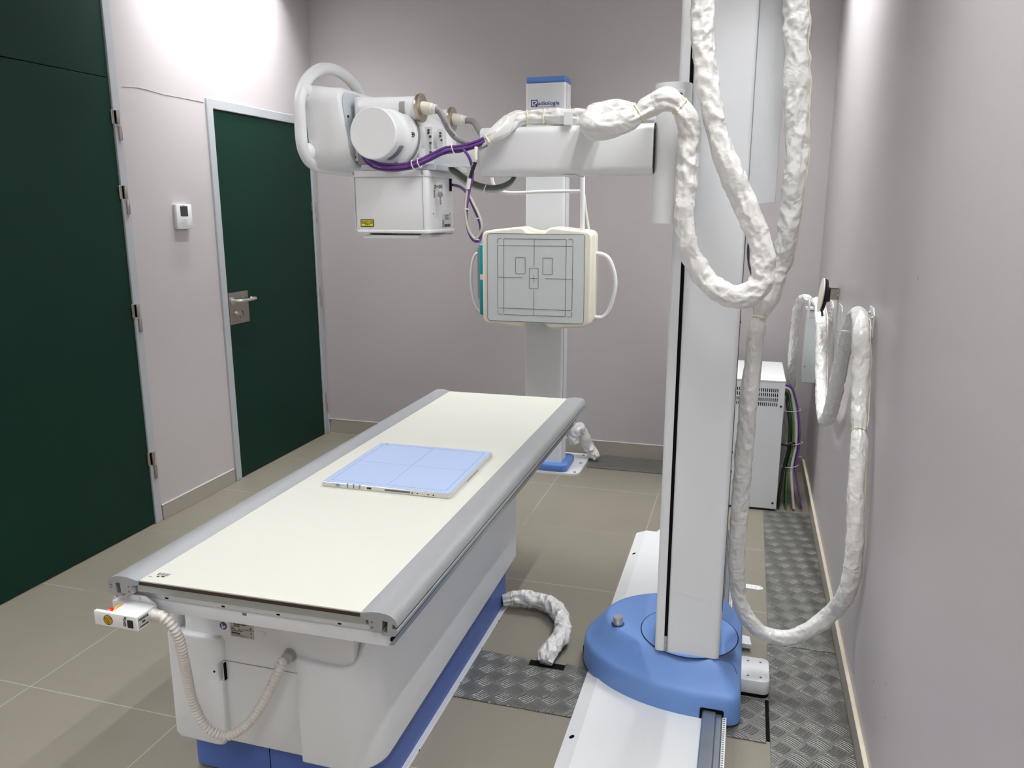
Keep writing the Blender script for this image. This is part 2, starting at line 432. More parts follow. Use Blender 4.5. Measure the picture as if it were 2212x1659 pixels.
# door 2
d2 = empty('door_2', (XL, (D2a+D2b)/2, 0), 'dark green door in a grey metal frame, near the back corner', 'door'); d2['kind'] = 'structure'
fr = MB()
fr.box(XL-T, XL+.012, D2a, D2a+.05, 0, D2t, bev=.003, seg=1); fr.box(XL-T, XL+.012, D2b-.045, D2b, 0, D2t, bev=.003, seg=1)
fr.box(XL-T, XL+.0118, D2a+.002, D2b-.002, D2t-.05, D2t, bev=.003, seg=1)
fr.build('door_frame', framem, d2)
MB().box(XL-.04, XL+.002, D2a+.053, D2b-.048, .006, D2t-.053, bev=.001, seg=1).build('door_leaf', green, d2)
MB().box(XL-.06, XL-.046, D2a+.04, D2b-.04, 0, D2t-.02).build('backing', dark, d2)
for z0, z1 in ((1.79, 1.90), (1.455, 1.59), (.895, 1.032), (.152, .296)): hinge(d2, D2b-.026, z0, z1)
hp = MB().box(XL+.002, XL+.006, 3.785, 3.965, .905, 1.085, bev=.001, seg=1).build('handle_plate', steel, d2)
m = MB()
for yy, zz in ((3.797, 1.073), (3.953, 1.073), (3.797, .917), (3.953, .917)): m.cyl((XL+.004, yy, zz), (XL+.0075, yy, zz), .004, 10)
m.split('screw', steel, hp)
m = MB(); m.tube([(XL+.006, 3.815, 1.04), (XL+.035, 3.815, 1.04), (XL+.055, 3.825, 1.04), (XL+.06, 3.85, 1.04), (XL+.06, 3.94, 1.04), (XL+.055, 3.965, 1.04), (XL+.03, 3.97, 1.04), (XL+.022, 3.965, 1.04)], .0095, 14)
m.cyl((XL+.006, 3.815, 1.04), (XL+.012, 3.815, 1.04), .02, 20)
m.build('door_handle', chrome, d2)
m = MB(); m.cyl((XL+.004, 3.84, .965), (XL+.016, 3.84, .965), .012, 18, bev=.002); m.cyl((XL+.014, 3.84, .965), (XL+.03, 3.84, .965), .003, 8)
m.box(XL+.026, XL+.048, 3.838, 3.842, .953, .977, bev=.0015, seg=1)
m.build('door_key', chrome, d2)
m = MB(); m.tube([(XL+.034, 3.836, .955), (XL+.036, 3.838, .945), (XL+.034, 3.842, .945)], .0015, 6); m.box(XL+.03, XL+.034, 3.855, 3.87, .95, .98, bev=.002, seg=1)
m.build('key_fob', black, d2)
# hairline crack in the left wall plaster
m = MB(); pts = [at(px, py, X=XL+.001) for px, py in ((262, 187), (300, 190), (338, 200), (352, 204), (368, 207), (400, 213), (440, 221))]
m.tube(pts, lambda s: .0007+.0006*abs(math.sin(s*9)), 5, step=.03)
struct(m.build('trim_5', mat('crack', srgb(150, 146, 142), .8)), 'hairline plaster crack above the thermostat')

# ================================================================== CEILING LUMINAIRES (louvred, out of frame above)
def luminaire(x, y, label):
    t = empty('ceiling_light', (x, y, CEIL), label, 'light', 'louvred ceiling lights along both side walls')
    m = MB(); zb = CEIL-.105
    m.box(x-.27, x-.262, y-.62, y+.62, zb, CEIL-.001); m.box(x+.262, x+.27, y-.62, y+.62, zb, CEIL-.001)
    m.box(x-.262, x+.262, y-.62, y-.612, zb, CEIL-.001); m.box(x-.262, x+.262, y+.612, y+.62, zb, CEIL-.001); m.box(x-.262, x+.262, y-.612, y+.612, CEIL-.006, CEIL-.001)
    m.build('housing', white, t)
    m = MB()
    for k in range(1, 16): m.box(x-.26, x+.26, y-.612+k*1.224/16-.001, y-.612+k*1.224/16+.001, zb+.002, zb+.066)
    m.build('louvre', mat('louvre_grey', srgb(150, 152, 154), .4, metal=.3), t)
    for dx in (-.17, .17):
        MB().cyl((x+dx, y-.59, CEIL-.02), (x+dx, y+.59, CEIL-.02), .0085, 12).build('lamp_tube', tubew, t)
    return t
luminaire(*LUM[0], 'louvred twin-tube ceiling light at the far end of the right wall')
luminaire(*LUM[1], 'louvred twin-tube ceiling light at the near end of the right wall')
luminaire(*LUM[2], 'louvred twin-tube ceiling light at the far end of the left wall')
luminaire(*LUM[3], 'louvred twin-tube ceiling light at the near end of the left wall')
luminaire(*LUM[4], 'louvred twin-tube ceiling light behind the camera by the right wall')
luminaire(*LUM[5], 'louvred twin-tube ceiling light behind the camera by the left wall')

# ================================================================== THERMOSTAT
t = empty('thermostat', (XL, 3.455, 1.445), 'small white thermostat with dark display on the left wall between the doors', 'thermostat')
y0, y1, z0, z1 = 3.40, 3.515, 1.447, 1.570; xf = XL+.024
MB().box(XL, XL+.012, y0+.006, y1-.006, z0+.004, z1-.003).build('backplate', white2, t)
MB().box(XL+.008, xf, y0, y1, z0, z1, bev=.004).build('body', white, t)
MB().box(xf-.001, xf+.0006, 3.427, 3.483, 1.510, 1.560).build('display', lcd, t)
m = MB()
def wire(m, pl, x, r=.0006, closed=True): m.tube([(x, a, b) for a, b in pl], r, 5, closed=closed, smooth=False)
wire(m, rrect(3.415, 3.429, 1.466, 1.481, .003), xf); m.split('key_outline', mat('grey_print', srgb(130, 132, 134), .5), t); m = MB(); wire(m, rrect(3.438, 3.466, 1.458, 1.494, .003), xf)
m.tube([(xf, 3.452+.008*math.cos(a*PI/8), 1.476+.008*math.sin(a*PI/8)) for a in range(16)], .0007, 5, closed=True, smooth=False)
m.box(xf, xf+.0005, 3.421, 3.424, 1.472, 1.475)
m.box(xf, xf+.0005, 3.445, 3.459, 1.4755, 1.477); m.box(xf, xf+.0005, 3.450, 3.454, 1.487, 1.489); m.box(xf, xf+.0005, 3.450, 3.454, 1.463, 1.465); m.box(xf, xf+.0005, 3.447, 3.461, 1.5635, 1.5655)
m.split('key_outline', mat('grey_print', (0, 0, 0)), t)
for yy, zz in ((3.478, 1.486), (3.480, 1.468), (3.494, 1.468)):
    MB().box(xf, xf+.002, yy-.003, yy+.003, zz-.004, zz+.004, bev=.001, seg=1).build('button', white, t)

# ================================================================== EXAMINATION TABLE
TZ = .722; TX0, TX1 = -1.371, -.650; TY0, TY1 = 1.362, 3.345
tb = empty('examination_table', (-1.08, 2.3, 0), 'long white-topped radiology table with grey side rails on a white and blue pedestal', 'table')
tp = MB().box(TX0+.07, TX1-.07, TY0+.002, TY1-.002, TZ-.004, TZ, bev=.0006, seg=1).build('tabletop', topm, tb)
MB().box(TX0+.07, TX1-.07, TY0, TY1, TZ-.011, TZ-.0042).build('tabletop_core', brown, tb)
MB().box(TX0+.075, TX1-.075, TY0+.003, TY1-.003, TZ-.029, TZ-.0112, bev=.001, seg=1).build('tabletop_frame', alud, tb)
# side rail profile (u from inner edge to outer, z down)
prof = [(0, .0005), (.010, .0030), (.025, .0062), (.042, .0070), (.058, .0058), (.070, .0020), (.078, -.004), (.083, -.012), (.084, -.020), (.080, -.022), (.076, -.016),
        (.072, -.016), (.072, -.026), (.080, -.026), (.0835, -.028), (.083, -.036), (.078, -.042), (.068, -.044), (.046, -.044), (.046, -.040), (.052, -.037), (.060, -.036), (.062, -.012), (.050, -.010), (.048, -.036), (.044, -.036),
        (.030, -.036), (.026, -.040), (.020, -.036), (.018, -.014), (0, -.010)]
rl = MB().prism([(TX0+.084-u, TZ+z) for u, z in prof], TY0-.004, TY1+.004, 'y').build('side_rail', alu, tb)
rr = MB().prism([(TX1-.084+u, TZ+z) for u, z in prof], TY0-.004, TY1+.004, 'y').build('side_rail', alu, tb)
for par, s, x in ((rl, -1, TX0+.084), (rr, 1, TX1-.084)):
    m = MB(); xa, xb = sorted((x+s*.0185, x+s*.0435)); m.box(xa, xb, TY0-.0030, TY0+.01, TZ-.036, TZ-.010, bev=.001, seg=1); o = m.build('end_cap', mat('end_cap_grey', srgb(190, 193, 194), .4), par)
    m = MB()
    for zz in (-.017, -.029): m.cyl((x+s*.026, TY0-.0045, TZ+zz), (x+s*.026, TY0-.002, TZ+zz), .0028, 12)
    m.split('end_screw', mat('dull_screw', srgb(130, 118, 116), .5, metal=.5), par)
# marks on the top near the front left corner
m = MB()
for k in range(9): m.box(-1.268+k*.0035, -1.268+k*.0035+(.0012 if k % 3 else .0022), 1.397, 1.409, TZ, TZ+.0002)
m.box(-1.262, -1.256, 1.388, 1.394, TZ, TZ+.0002); m.box(-1.252, -1.243, 1.390, 1.396, TZ, TZ+.0002); m.box(-1.282, -1.272, 1.386, 1.3875, TZ, TZ+.0002)
m.build('printed_marks', ink2, tp)
# sub-frame (front and rear cross beams, side channels, dark gap, far beam)
m = MB(); m.box(-1.352, -.688, 1.388, 1.42, .633, .664, bev=.004); m.box(-1.352, -.688, 1.392, 1.44, .664, .678, bev=.002, seg=1); m.box(-1.352, -.688, 3.27, 3.31, .612, .664, bev=.004)
m.split('cross_beam', white2, tb)
m = MB(); m.box(-1.350, -1.335, 1.42, 3.27, .618, .672); m.box(-.705, -.690, 1.42, 3.27, .618, .672)
m.split('side_channel', alud, tb)
MB().box(-1.333, -.707, 1.425, 3.265, .632, .668).build('sliding_carriage', mat('carriage_grey', srgb(120, 122, 122), .5), tb)  # plain mid-grey carriage between the side channels
m = MB()
for xx in (-1.24, -1.09, -.95, -.80): m.box(xx-.006, xx+.002, 1.3905, 1.393, .668, .671)
m.split('beam_mark', dark, tb)
c = at(533, 1323, Y=1.388); MB().box(c.x-.005, c.x+.005, 1.3872, 1.3884, c.z-.003, c.z+.003).build('beam_label', mat('smudge_grey', srgb(120, 112, 116), .6), tb)
m = MB(); m.box(-.690, -.684, 1.40, 3.30, .640, .6465); m.build('rail_slot', dark, tb)
# the top and its frame sit very slightly out of square on the pedestal
for o_ in list(tb.children)+[g for c_ in tb.children for g in c_.children]:
    for v in o_.data.vertices: v.co.y += .022*(v.co.x+tb.location.x+.65)
# pedestal core
BY0, BY1 = 1.565, 2.84
MB().box(-1.365, -.868, BY0, BY1-.01, .1535, .640, bev=.012).build('pedestal_core', white2, tb)
m = MB(); m.box(-1.34, -1.03, BY0-.0015, BY0+.001, .398, .3995); m.build('panel_seam', mat('seam_grey', srgb(150, 150, 148), .6), tb)
# side shells: C shapes in plan, profile cut in front view
def shell(poly, ya, yb, name_y):
    return poly
ls = [(-1.411, .165), (-1.395, .150), (-1.28, .148), (-1.262, .152), (-1.248, .185), (-1.247, .343), (-1.256, .345), (-1.255, .394), (-1.244, .405), (-1.241, .455), (-1.249, .467), (-1.40, .467), (-1.408, .46)]
m = MB(); m.prism(ls, 1.548, 1.60, 'y', bev=.008, seg=3); m.box(-1.411, -1.385, 1.565, BY1, .148, .60, bev=.010, seg=3)
m.box(-1.411, -1.33, BY1-.03, BY1, .148, .60, bev=.010, seg=3)
m.build('side_shell', white2, tb)
m = MB(); m.box(-1.2455, -1.243, 1.556, 1.575, .345, .394); m.cyl((-1.268, 1.5465, .372), (-1.268, 1.549, .372), .003, 10); m.build('shell_notch', dark, tb)
YS, RC = 1.548, .095
def rs_top(x, y):
    if y > YS+RC*.95: return .602
    ks = ((-1.03, .449), (-.93, .444), (-.890, .446), (-.865, .457), (-.850, .482), (-.838, .525), (-.828, .572), (-.819, .602))
    for (x0, z0), (x1, z1) in zip(ks, ks[1:]):
        if x0 <= x <= x1: return z0+(z1-z0)*(x-x0)/(x1-x0)
    return .602
pth = [(-1.022+.012*k, YS, 0.0, -1.0) for k in range(9)]
for k in range(19):
    a = -PI/2+PI/2*k/18; pth.append((-.820-RC+RC*math.cos(a), YS+RC+RC*math.sin(a), math.cos(a), math.sin(a)))
pth += [(-.820, YS+RC+.05, 1, 0), (-.820, 2.2, 1, 0), (-.820, BY1-.02, 1, 0)]
for k in range(1, 6):
    a = PI/2*k/5; pth.append((-.840+.02*math.cos(a), BY1-.02+.02*math.sin(a), math.cos(a), math.sin(a)))
pth.append((-.92, BY1, 0, 1))
b = bmesh.new(); rings = []
for x, y, nx, ny in pth:
    zt, zb_ = rs_top(x, y), .153+.03*max(0, min(1, (y-1.65)/1.1))
    rings.append([b.verts.new((x-nx*o_, y-ny*o_, z)) for o_, z in ((.030, zb_), (.004, zb_), (.001, zb_+.003), (0, zb_+.008), (0, zt-.010), (.001, zt-.0045), (.004, zt-.001), (.009, zt), (.030, zt))])
for A, B in zip(rings, rings[1:]):
    for k in range(len(A)): q_ = (k+1) % len(A); b.faces.new((A[k], A[q_], B[q_], B[k]))
b.faces.new(rings[0]); b.faces.new(rings[-1][::-1]); bmesh.ops.recalc_face_normals(b, faces=b.faces[:])
m = MB(); m.merge(b); m.build('side_shell', white2, tb, ang=50)
m = MB(); m.box(-.93, -.845, 1.66, 2.80, .19, .62); m.build('pedestal_side', white2, tb)
# blue plinth + floor strip
MB().prism(rrect(-1.428, -.848, 1.62, 2.80, .035, 6), .012, .19, 'z').build('plinth', blued, tb)
m = MB(); m.box(-1.172, -1.1705, 1.6185, 1.6205, .014, .16); m.build('plinth_seam', dark, tb)
m = MB(); m.box(-1.41, -.832, 1.64, 2.79, 0, .012, bev=.002, seg=1); m.build('base_plate', white2, tb)
m = MB()
for yy in (1.85, 2.2, 2.42, 2.62): m.box(-.833, -.8315, yy, yy+.006, .004, .010)
m.split('base_bolt', dark, tb)
# stickers on the pedestal core
def px_front(px, py): return at(px, py, Y=BY0-.001)
cA = px_front(482, 1352)
m = MB(); m.cyl((cA.x, BY0+.002, cA.z), (cA.x, BY0-.0008, cA.z), .0105, 32); st = m.build('manual_sticker', inkb, tb)
m = MB(); f = BY0-.0012
m.sphere((cA.x-.003, f, cA.z+.0045), .0024, (1, .2, 1), 12); m.prism([(cA.x-.006, cA.z+.001), (cA.x-.002, cA.z+.0012), (cA.x+.001, cA.z-.003), (cA.x+.006, cA.z-.001), (cA.x+.007, cA.z-.003), (cA.x, cA.z-.007), (cA.x-.003, cA.z-.0085)], f-.0003, f+.0003, 'y')
m.prism([(cA.x+.001, cA.z+.001), (cA.x+.004, cA.z+.0025), (cA.x+.007, cA.z-.0002), (cA.x+.003, cA.z-.0018)], f-.0003, f+.0003, 'y'); m.build('reader_symbol', labelw, st)
c0, c1 = px_front(496, 1340), px_front(549, 1382)
lx0, lx1, lz0, lz1 = c0.x, c1.x, .5*(px_front(496, 1374).z+c1.z), .5*(c0.z+px_front(549, 1352).z)
pln = MB().box(lx0, lx1, BY0-.0010, BY0+.001, lz0, lz1).build('rating_plate', labelg, tb)
m = MB(); lw, lh = lx1-lx0, lz1-lz0
m.text('Mesa RDX / 1803-08', lh*.10, (lx0+lw*.16, BY0-.0014, lz1-lh*.16), (1, 0, 0), (0, 0, 1), font_bold=.0002)
m.text('Radiologia', lh*.10, (lx0+lw*.16, BY0-.0014, lz1-lh*.28), (1, 0, 0), (0, 0, 1), font_bold=.0002)
m.text('Voltaje', lh*.08, (lx0+lw*.03, BY0-.0014, lz1-lh*.40), (1, 0, 0), (0, 0, 1))
m.text('100 / 110 / 120 / 208 / 230 / 240 V', lh*.08, (lx0+lw*.34, BY0-.0014, lz1-lh*.46), (1, 0, 0), (0, 0, 1))
m.text('Frecuencia', lh*.08, (lx0+lw*.03, BY0-.0014, lz1-lh*.50), (1, 0, 0), (0, 0, 1))
m.text('50 / 60 Hz', lh*.08, (lx0+lw*.34, BY0-.0014, lz1-lh*.56), (1, 0, 0), (0, 0, 1))
m.text('Potencia maxima 1 kW', lh*.08, (lx0+lw*.03, BY0-.0014, lz1-lh*.60), (1, 0, 0), (0, 0, 1))
m.text('Radiologia', lh*.13, (lx0+lw*.10, BY0-.0014, lz1-lh*.76), (1, 0, 0), (0, 0, 1), font_bold=.0004)
m.box(lx0+lw*.04, lx0+lw*.09, BY0-.0015, BY0-.0009, lz1-lh*.77, lz1-lh*.67)
for k in range(2): m.box(lx0+lw*.04, lx0+lw*(.55+.2*k), BY0-.0014, BY0-.0009, lz1-lh*(.84+.06*k), lz1-lh*(.825+.06*k))
m.prism([(lx0+lw*.84, lz1-lh*.36), (lx0+lw*.93, lz1-lh*.36), (lx0+lw*.885, lz1-lh*.22)], BY0-.0014, BY0-.0009, 'y'); m.box(lx0+lw*.87, lx0+lw*.90, BY0-.0014, BY0-.0009, lz1-lh*.7, lz1-lh*.55); m.box(lx0+lw*.87, lx0+lw*.91, BY0-.0014, BY0-.0009, lz1-lh*.9, lz1-lh*.85)
m.build('plate_print', ink2, pln)
c = px_front(566, 1371); MB().cyl((c.x, BY0+.002, c.z), (c.x, BY0-.0015, c.z), .010, 28, bev=.001).build('blind_cap', white2, tb)
# emergency stop / lock control box
cb = MB()
bx0, bx1, by0, by1, bz0, bz1 = -1.370, -1.256, 1.297, 1.361, .627, .661
fx = bx0+.040
poly = [(bx1, by0), (bx1, by1), (bx0+.004, by1), (bx0, by1-.012), (fx, by1-.012), (fx, by0+.010), (bx0-.004, by0+.010), (bx0-.004+.001, by0)]
cb.prism(poly, bz0, bz1, 'z', bev=.0015)
box = cb.build('control_box', white, tb)
m = MB(); m.prism([(-1.377, .612), (-1.377, .676), (-1.285, .676), (-1.262, .660), (-1.262, .612)], 1.3615, 1.3655, 'y', bev=.0008, seg=1); br = m.build('mounting_plate', white, tb)
for i, xx in enumerate((-1.366, -1.335, -1.302)):
    m = MB(); m.cyl((xx, 1.362, .668), (xx, 1.3600, .668), .0042, 16); o = m.build('plate_screw', mat('red_brown_screw', srgb(140, 66, 72), .5) if i == 0 else chrome, br)
m = MB(); m.lathe([(0, 0), (0, .010), (.010, .010), (.012, .014), (.020, .0145), (.023, .012), (.024, 0)], (fx, (by0+by1)/2-.010, .645), (fx-.04, (by0+by1)/2-.010, .645), 24); sb = m.build('stop_button', red, box)
sb['label'] = 'red mushroom stop button'
m = MB(); m.lathe([(0, 0), (0, .02), (.003, .02), (.004, .012), (.004, 0)], (fx, (by0+by1)/2-.004, .645), (fx-.04, (by0+by1)/2-.004, .645), 24); m.build('button_collar', yellow, box)
wc = at(234, 1339, Y=by0)
m = MB(); m.cyl((wc.x, by0+.001, wc.z), (wc.x, by0-.0006, wc.z), .0125, 32); wl_ = m.build('warning_sticker', yell2, box)
m = MB(); r = .0118
m.tube([(wc.x+math.cos(a*PI/16)*r, by0-.0008, wc.z+math.sin(a*PI/16)*r) for a in range(32)], .0006, 4, closed=True, smooth=False)
tri = [(wc.x-.0095, by0-.0008, wc.z+.0055), (wc.x+.0095, by0-.0008, wc.z+.0055), (wc.x, by0-.0008, wc.z-.011)]
m.tube(tri, .0006, 4, closed=True, smooth=False)
m.box(wc.x-.0007, wc.x+.0007, by0-.0012, by0-.0005, wc.z-.004, wc.z+.003); m.box(wc.x-.0007, wc.x+.0007, by0-.0012, by0-.0005, wc.z-.0075, wc.z-.006)
m.build('sticker_print', ink2, wl_)
for k, (px, py) in enumerate(((269, 1339), (270, 1350))):
    c = at(px, py, Y=by0); m = MB()
    m.tube([(c.x+.0032*math.cos(a*PI/8), by0-.0006, c.z+.0032*math.sin(a*PI/8)) for a in range(16)], .0006, 4, closed=True, smooth=False)
    off = .0025 if k == 0 else 0
    m.tube([(c.x-.002+off, by0-.0006, c.z+.003), (c.x-.002+off, by0-.0006, c.z+.006), (c.x+off, by0-.0006, c.z+.0075), (c.x+.002+off, by0-.0006, c.z+.006), (c.x+.002+off, by0-.0006, c.z+.003)], .0009, 5, smooth=False)
    m.cyl((c.x, by0-.0012, c.z), (c.x, by0-.0002, c.z), .0009, 8)
    m.build('padlock_symbol', ink2, box)
c = at(282, 1348, Y=by0); MB().box(c.x-.008, c.x+.007, by0-.002, by0+.001, c.z-.010, c.z+.009, bev=.001, seg=1).build('rocker_switch', black, box)
pls = MB().box(bx1-.0003, bx1+.0006, by0+.003, by0+.036, bz0+.003, bz1-.004).build('text_sticker', labelg, box)
m = MB()
for k, (s_, sz) in enumerate((('PULSADOR', .0060), ('ER0', .0058), ('61-8M47-4067', .0046))):
    m.text(s_, sz, (bx1+.0008, by0+.0195, bz1-.0115-.0085*k), (0, 1, 0), (0, 0, 1), align='CENTER', font_bold=.0003)
m.build('sticker_text', ink2, pls)
# corrugated conduit
P0 = Vector((bx1, 1.347, .644))
m = MB(); m.lathe([(0, 0), (0, .0135), (.008, .0135), (.009, .0125), (.022, .0125), (.024, .0115), (.024, 0)], P0, P0+Vector((.03, -.002, -.002)), 24); m.build('conduit_gland', convm, tb)
cpts = [P0+Vector((.020, -.001, -.002))] + [at(px, py, Y=Y) for px, py, Y in ((349, 1331, 1.338), (362, 1341, 1.342), (376, 1358, 1.348), (388, 1385, 1.36), (396, 1420, 1.375), (404, 1460, 1.40), (418, 1520, 1.425), (446, 1570, 1.44), (486, 1590, 1.455), (528, 1570, 1.468), (564, 1525, 1.482), (592, 1470, 1.50), (610, 1432, 1.515))]
endp = at(627, 1414, Y=BY0)
cpts += [endp+Vector((-.016, -.030, -.013)), endp+Vector((-.004, -.008, -.004))]
m = MB(); m.tube(cpts, .0, 20, step=.0012, rfun=lambda s, a: .0106+.0019*math.sin(s/.0098*2*PI)); m.build('corrugated_conduit', convm, tb, ang=80)
m = MB(); d_ = (cpts[-3]-endp).normalized(); m.lathe([(0, 0), (0, .0165), (.006, .0165), (.007, .0145), (.026, .0145), (.028, .012), (.028, 0)], endp, endp+d_*.03, 24); m.lathe([(0, 0), (0, .018), (.003, .018), (.003, 0)], (endp.x, BY0+.001, endp.z), (endp.x, BY0-.01, endp.z), 24); m.build('conduit_gland', mat('grey_gland', srgb(176, 174, 170), .4), tb)

# ================================================================== FLAT PANEL DETECTOR lying on the table
dz0, dz1 = TZ, TZ+.016
fd = empty('flat_panel_detector', (-1.005, 2.25, TZ), 'pale blue square flat panel detector lying on the white tabletop', 'detector')
C4 = [at(703, 1040, Z=dz1), at(815, 955, Z=dz1), at(1062, 975, Z=dz1), at(975, 1068, Z=dz1)]
ctr = sum(C4, Vector())/4; ex = (((C4[3]-C4[0])+(C4[2]-C4[1]))/2).normalized(); ex.z = 0; ex.normalize(); ey = Vector((-ex.y, ex.x, 0))
hw = ((C4[3]-C4[0]).length+(C4[2]-C4[1]).length)/4; hh = ((C4[1]-C4[0]).length+(C4[2]-C4[3]).length)/4
DM = Matrix(((ex.x, ey.x, 0, ctr.x), (ex.y, ey.y, 0, ctr.y), (0, 0, 1, 0), (0, 0, 0, 1)))
m = MB(); m.prism(rrect(-hw, hw, -hh, hh, .008, 4), dz0, dz1-.0008, 'z', bev=.0025, mtx=DM); m.build('alloy_frame', detf, fd)
m = MB(); m.prism(rrect(-hw+.004, hw-.004, -hh+.003, hh-.003, .007, 4), dz1-.002, dz1, 'z', mtx=DM); dp = m.build('imaging_panel', detb, fd)
m = MB(); q = .0007; z_ = dz1+.0002
def ln(m, x0, y0, x1, y1, z=z_, w_=q, mtx=DM): m.box(min(x0, x1)-w_, max(x0, x1)+w_, min(y0, y1)-w_, max(y0, y1)+w_, z-.0002, z, mtx=mtx)
A, B = hw-.022, hh-.022
ln(m, -A, -B, A, -B); ln(m, -A, B, A, B); ln(m, -A, -B, -A, B); ln(m, A, -B, A, B); ln(m, 0, -B, 0, B); ln(m, -A, 0, A, 0, w_=.0004)
m.box(-A+.004, -A+.014, B+.006, B+.012, dz1, z_, mtx=DM); m.box(-A-.006, -A, B-.012, B-.004, dz1, z_, mtx=DM)
m.build('alignment_lines', mat('line_blue_grey', srgb(120, 134, 160), .5), dp)
m = MB(); m.sphere((-hw+.055, -hh-.0005, TZ+.009), .008, (1, .12, .55), 16); o = m.build('power_button', mat('button_blue', srgb(120, 148, 200), .4), fd)
o.data.transform(Matrix.Translation(fd.location)); o.data.transform(DM); o.data.transform(Matrix.Translation(-Vector(fd.location)))
for xx in (.085, .105, .125):
    m = MB(); m.box(-hw+xx, -hw+xx+.004, -hh-.001, -hh+.004, TZ+.004, dz1+.0001, mtx=DM); m.build('indicator', mat('grey_indicator', srgb(130, 132, 132), .4), fd)
m = MB(); m.box(-hw+.150, -hw+.166, -hh-.0008, -hh+.002, TZ+.005, TZ+.012, bev=.002, mtx=DM); m.build('port', black, fd)
m = MB(); m.box(-hw+.208, -hw+.298, -hh-.0008, -hh+.002, TZ+.005, TZ+.012, bev=.002, mtx=DM); m.build('sensor_window', mat('window_grey', srgb(96, 92, 92), .3), fd)
m = MB(); m.box(hw-.085-.04, hw-.045, -hh-.0012, -hh+.002, TZ+.002, TZ+.014, mtx=DM)
bp_ = m.build('contact_plate', chrome, fd)
m = MB()
for xx in (-.118, -.102, -.068, -.052): m.cyl(DM@Vector((hw+xx, -hh-.002, TZ+.008)), DM@Vector((hw+xx, -hh-.001, TZ+.008)), .0022, 10)
m.split('contact', black, bp_)
m = MB(); m.box(hw-.001, hw+.0006, -.06, .05, TZ, TZ+.006, mtx=DM); m.build('grip_recess', mat('recess_grey', srgb(150, 150, 148), .4), fd)

# ================================================================== WALL STAND WITH UPRIGHT DETECTOR
ws = empty('upright_detector_stand', (-1.115, 4.5, 0), 'white column with blue cap and lettering carrying the square upright detector by the back wall', 'medical stand')
CX0, CX1, CY0, CY1, CZ = -1.229, -1.005, 4.42, 4.565, 2.215
m = MB(); m.box(CX0, CX1, CY0, CY1, .02, CZ, bev=.012, seg=3, axis=2); col_ = m.build('column', white2, ws)
m = MB(); m.box(CX0, CX1+.0, CY0, CY1, CZ, CZ+.035, bev=.014, seg=4); m.build('cap', bluec, ws)
m = MB(); m.box(CX1-.001, CX1+.0012, CY0+.028, CY0+.033, .06, CZ-.004); m.build('column_groove', mat('groove_grey', srgb(110, 112, 114), .6), col_)
m = MB(); m.box(CX1, CX1+.010, CY0+.07, CY0+.10, CZ-.14, CZ-.11, bev=.004); m.build('side_latch', white2, ws)
m = MB(); m.box(-1.40, -.885, 4.365, 4.775, 0, .012, bev=.05, seg=6, axis=2); bp0 = m.build('base_plate', white, ws)
for x, y in ((-.915, 4.40), (-.915, 4.58), (-.93, 4.74), (-1.02, 4.395), (-1.35, 4.40), (-1.35, 4.74)):
    MB().cyl((x, y, .011), (x, y, .0128), .009, 16).build('bolt_hole', mat('hole_grey', srgb(96, 92, 90), .5), bp0)
m = MB(); m.prism(rrect(CX0-.05, CX1+.045, CY0-.05, CY1+.06, .035, 6), .012, .055, 'z', bev=.008); m.build('base_collar', bluec, ws)
# lettering
def PF(px, py): return at(px, py, Y=CY0)
m = MB(); a = PF(1147, 216); b2 = PF(1161, 231); m.box(a.x, b2.x+.001, CY0-.001, CY0+.001, b2.z, a.z); lg = m.build('logo_square', inkb, col_)
m = MB(); wq, hq = b2.x-a.x, a.z-b2.z
m.prism([(a.x+wq*.14, b2.z+hq*.12), (a.x+wq*.14, a.z-hq*.12), (a.x+wq*.8, a.z-hq*.12), (a.x+wq*.92, a.z-hq*.25), (a.x+wq*.92, b2.z+hq*.5), (a.x+wq*.8, b2.z+hq*.38), (a.x+wq*.62, b2.z+hq*.38), (a.x+wq*.62, b2.z+hq*.52), (a.x+wq*.74, b2.z+hq*.6), (a.x+wq*.74, a.z-hq*.30), (a.x+wq*.34, a.z-hq*.30), (a.x+wq*.34, b2.z+hq*.12)], CY0-.0022, CY0-.0008, 'y')
m.text('c', hq*.78, (a.x+wq*.40, CY0-.0022, b2.z+hq*.10), (1, 0, 0), (0, 0, 1), font_bold=.0012)
m.build('logo_letter', labelw, lg)
p_ = PF(1162, 228); e_ = PF(1208.5, 228)
m = MB(); m.text('adiología', .029, (p_.x, CY0-.001, p_.z+.0015), (1, 0, 0), (0, 0, 1), font_bold=.0003, sx=1)
zz = PF(1162, 229.8).z
xs = [v.co.x for v in m.bm.verts]; k = (e_.x-p_.x)/(max(xs)-p_.x)
for v in m.bm.verts: v.co.x = p_.x+(v.co.x-p_.x)*k
m.box(p_.x, e_.x-.019, CY0-.001, CY0, zz-.004, zz-.0025); m.box(e_.x-.010, e_.x, CY0-.001, CY0, zz-.004, zz-.0025)
m.build('lettering', inkb, col_)
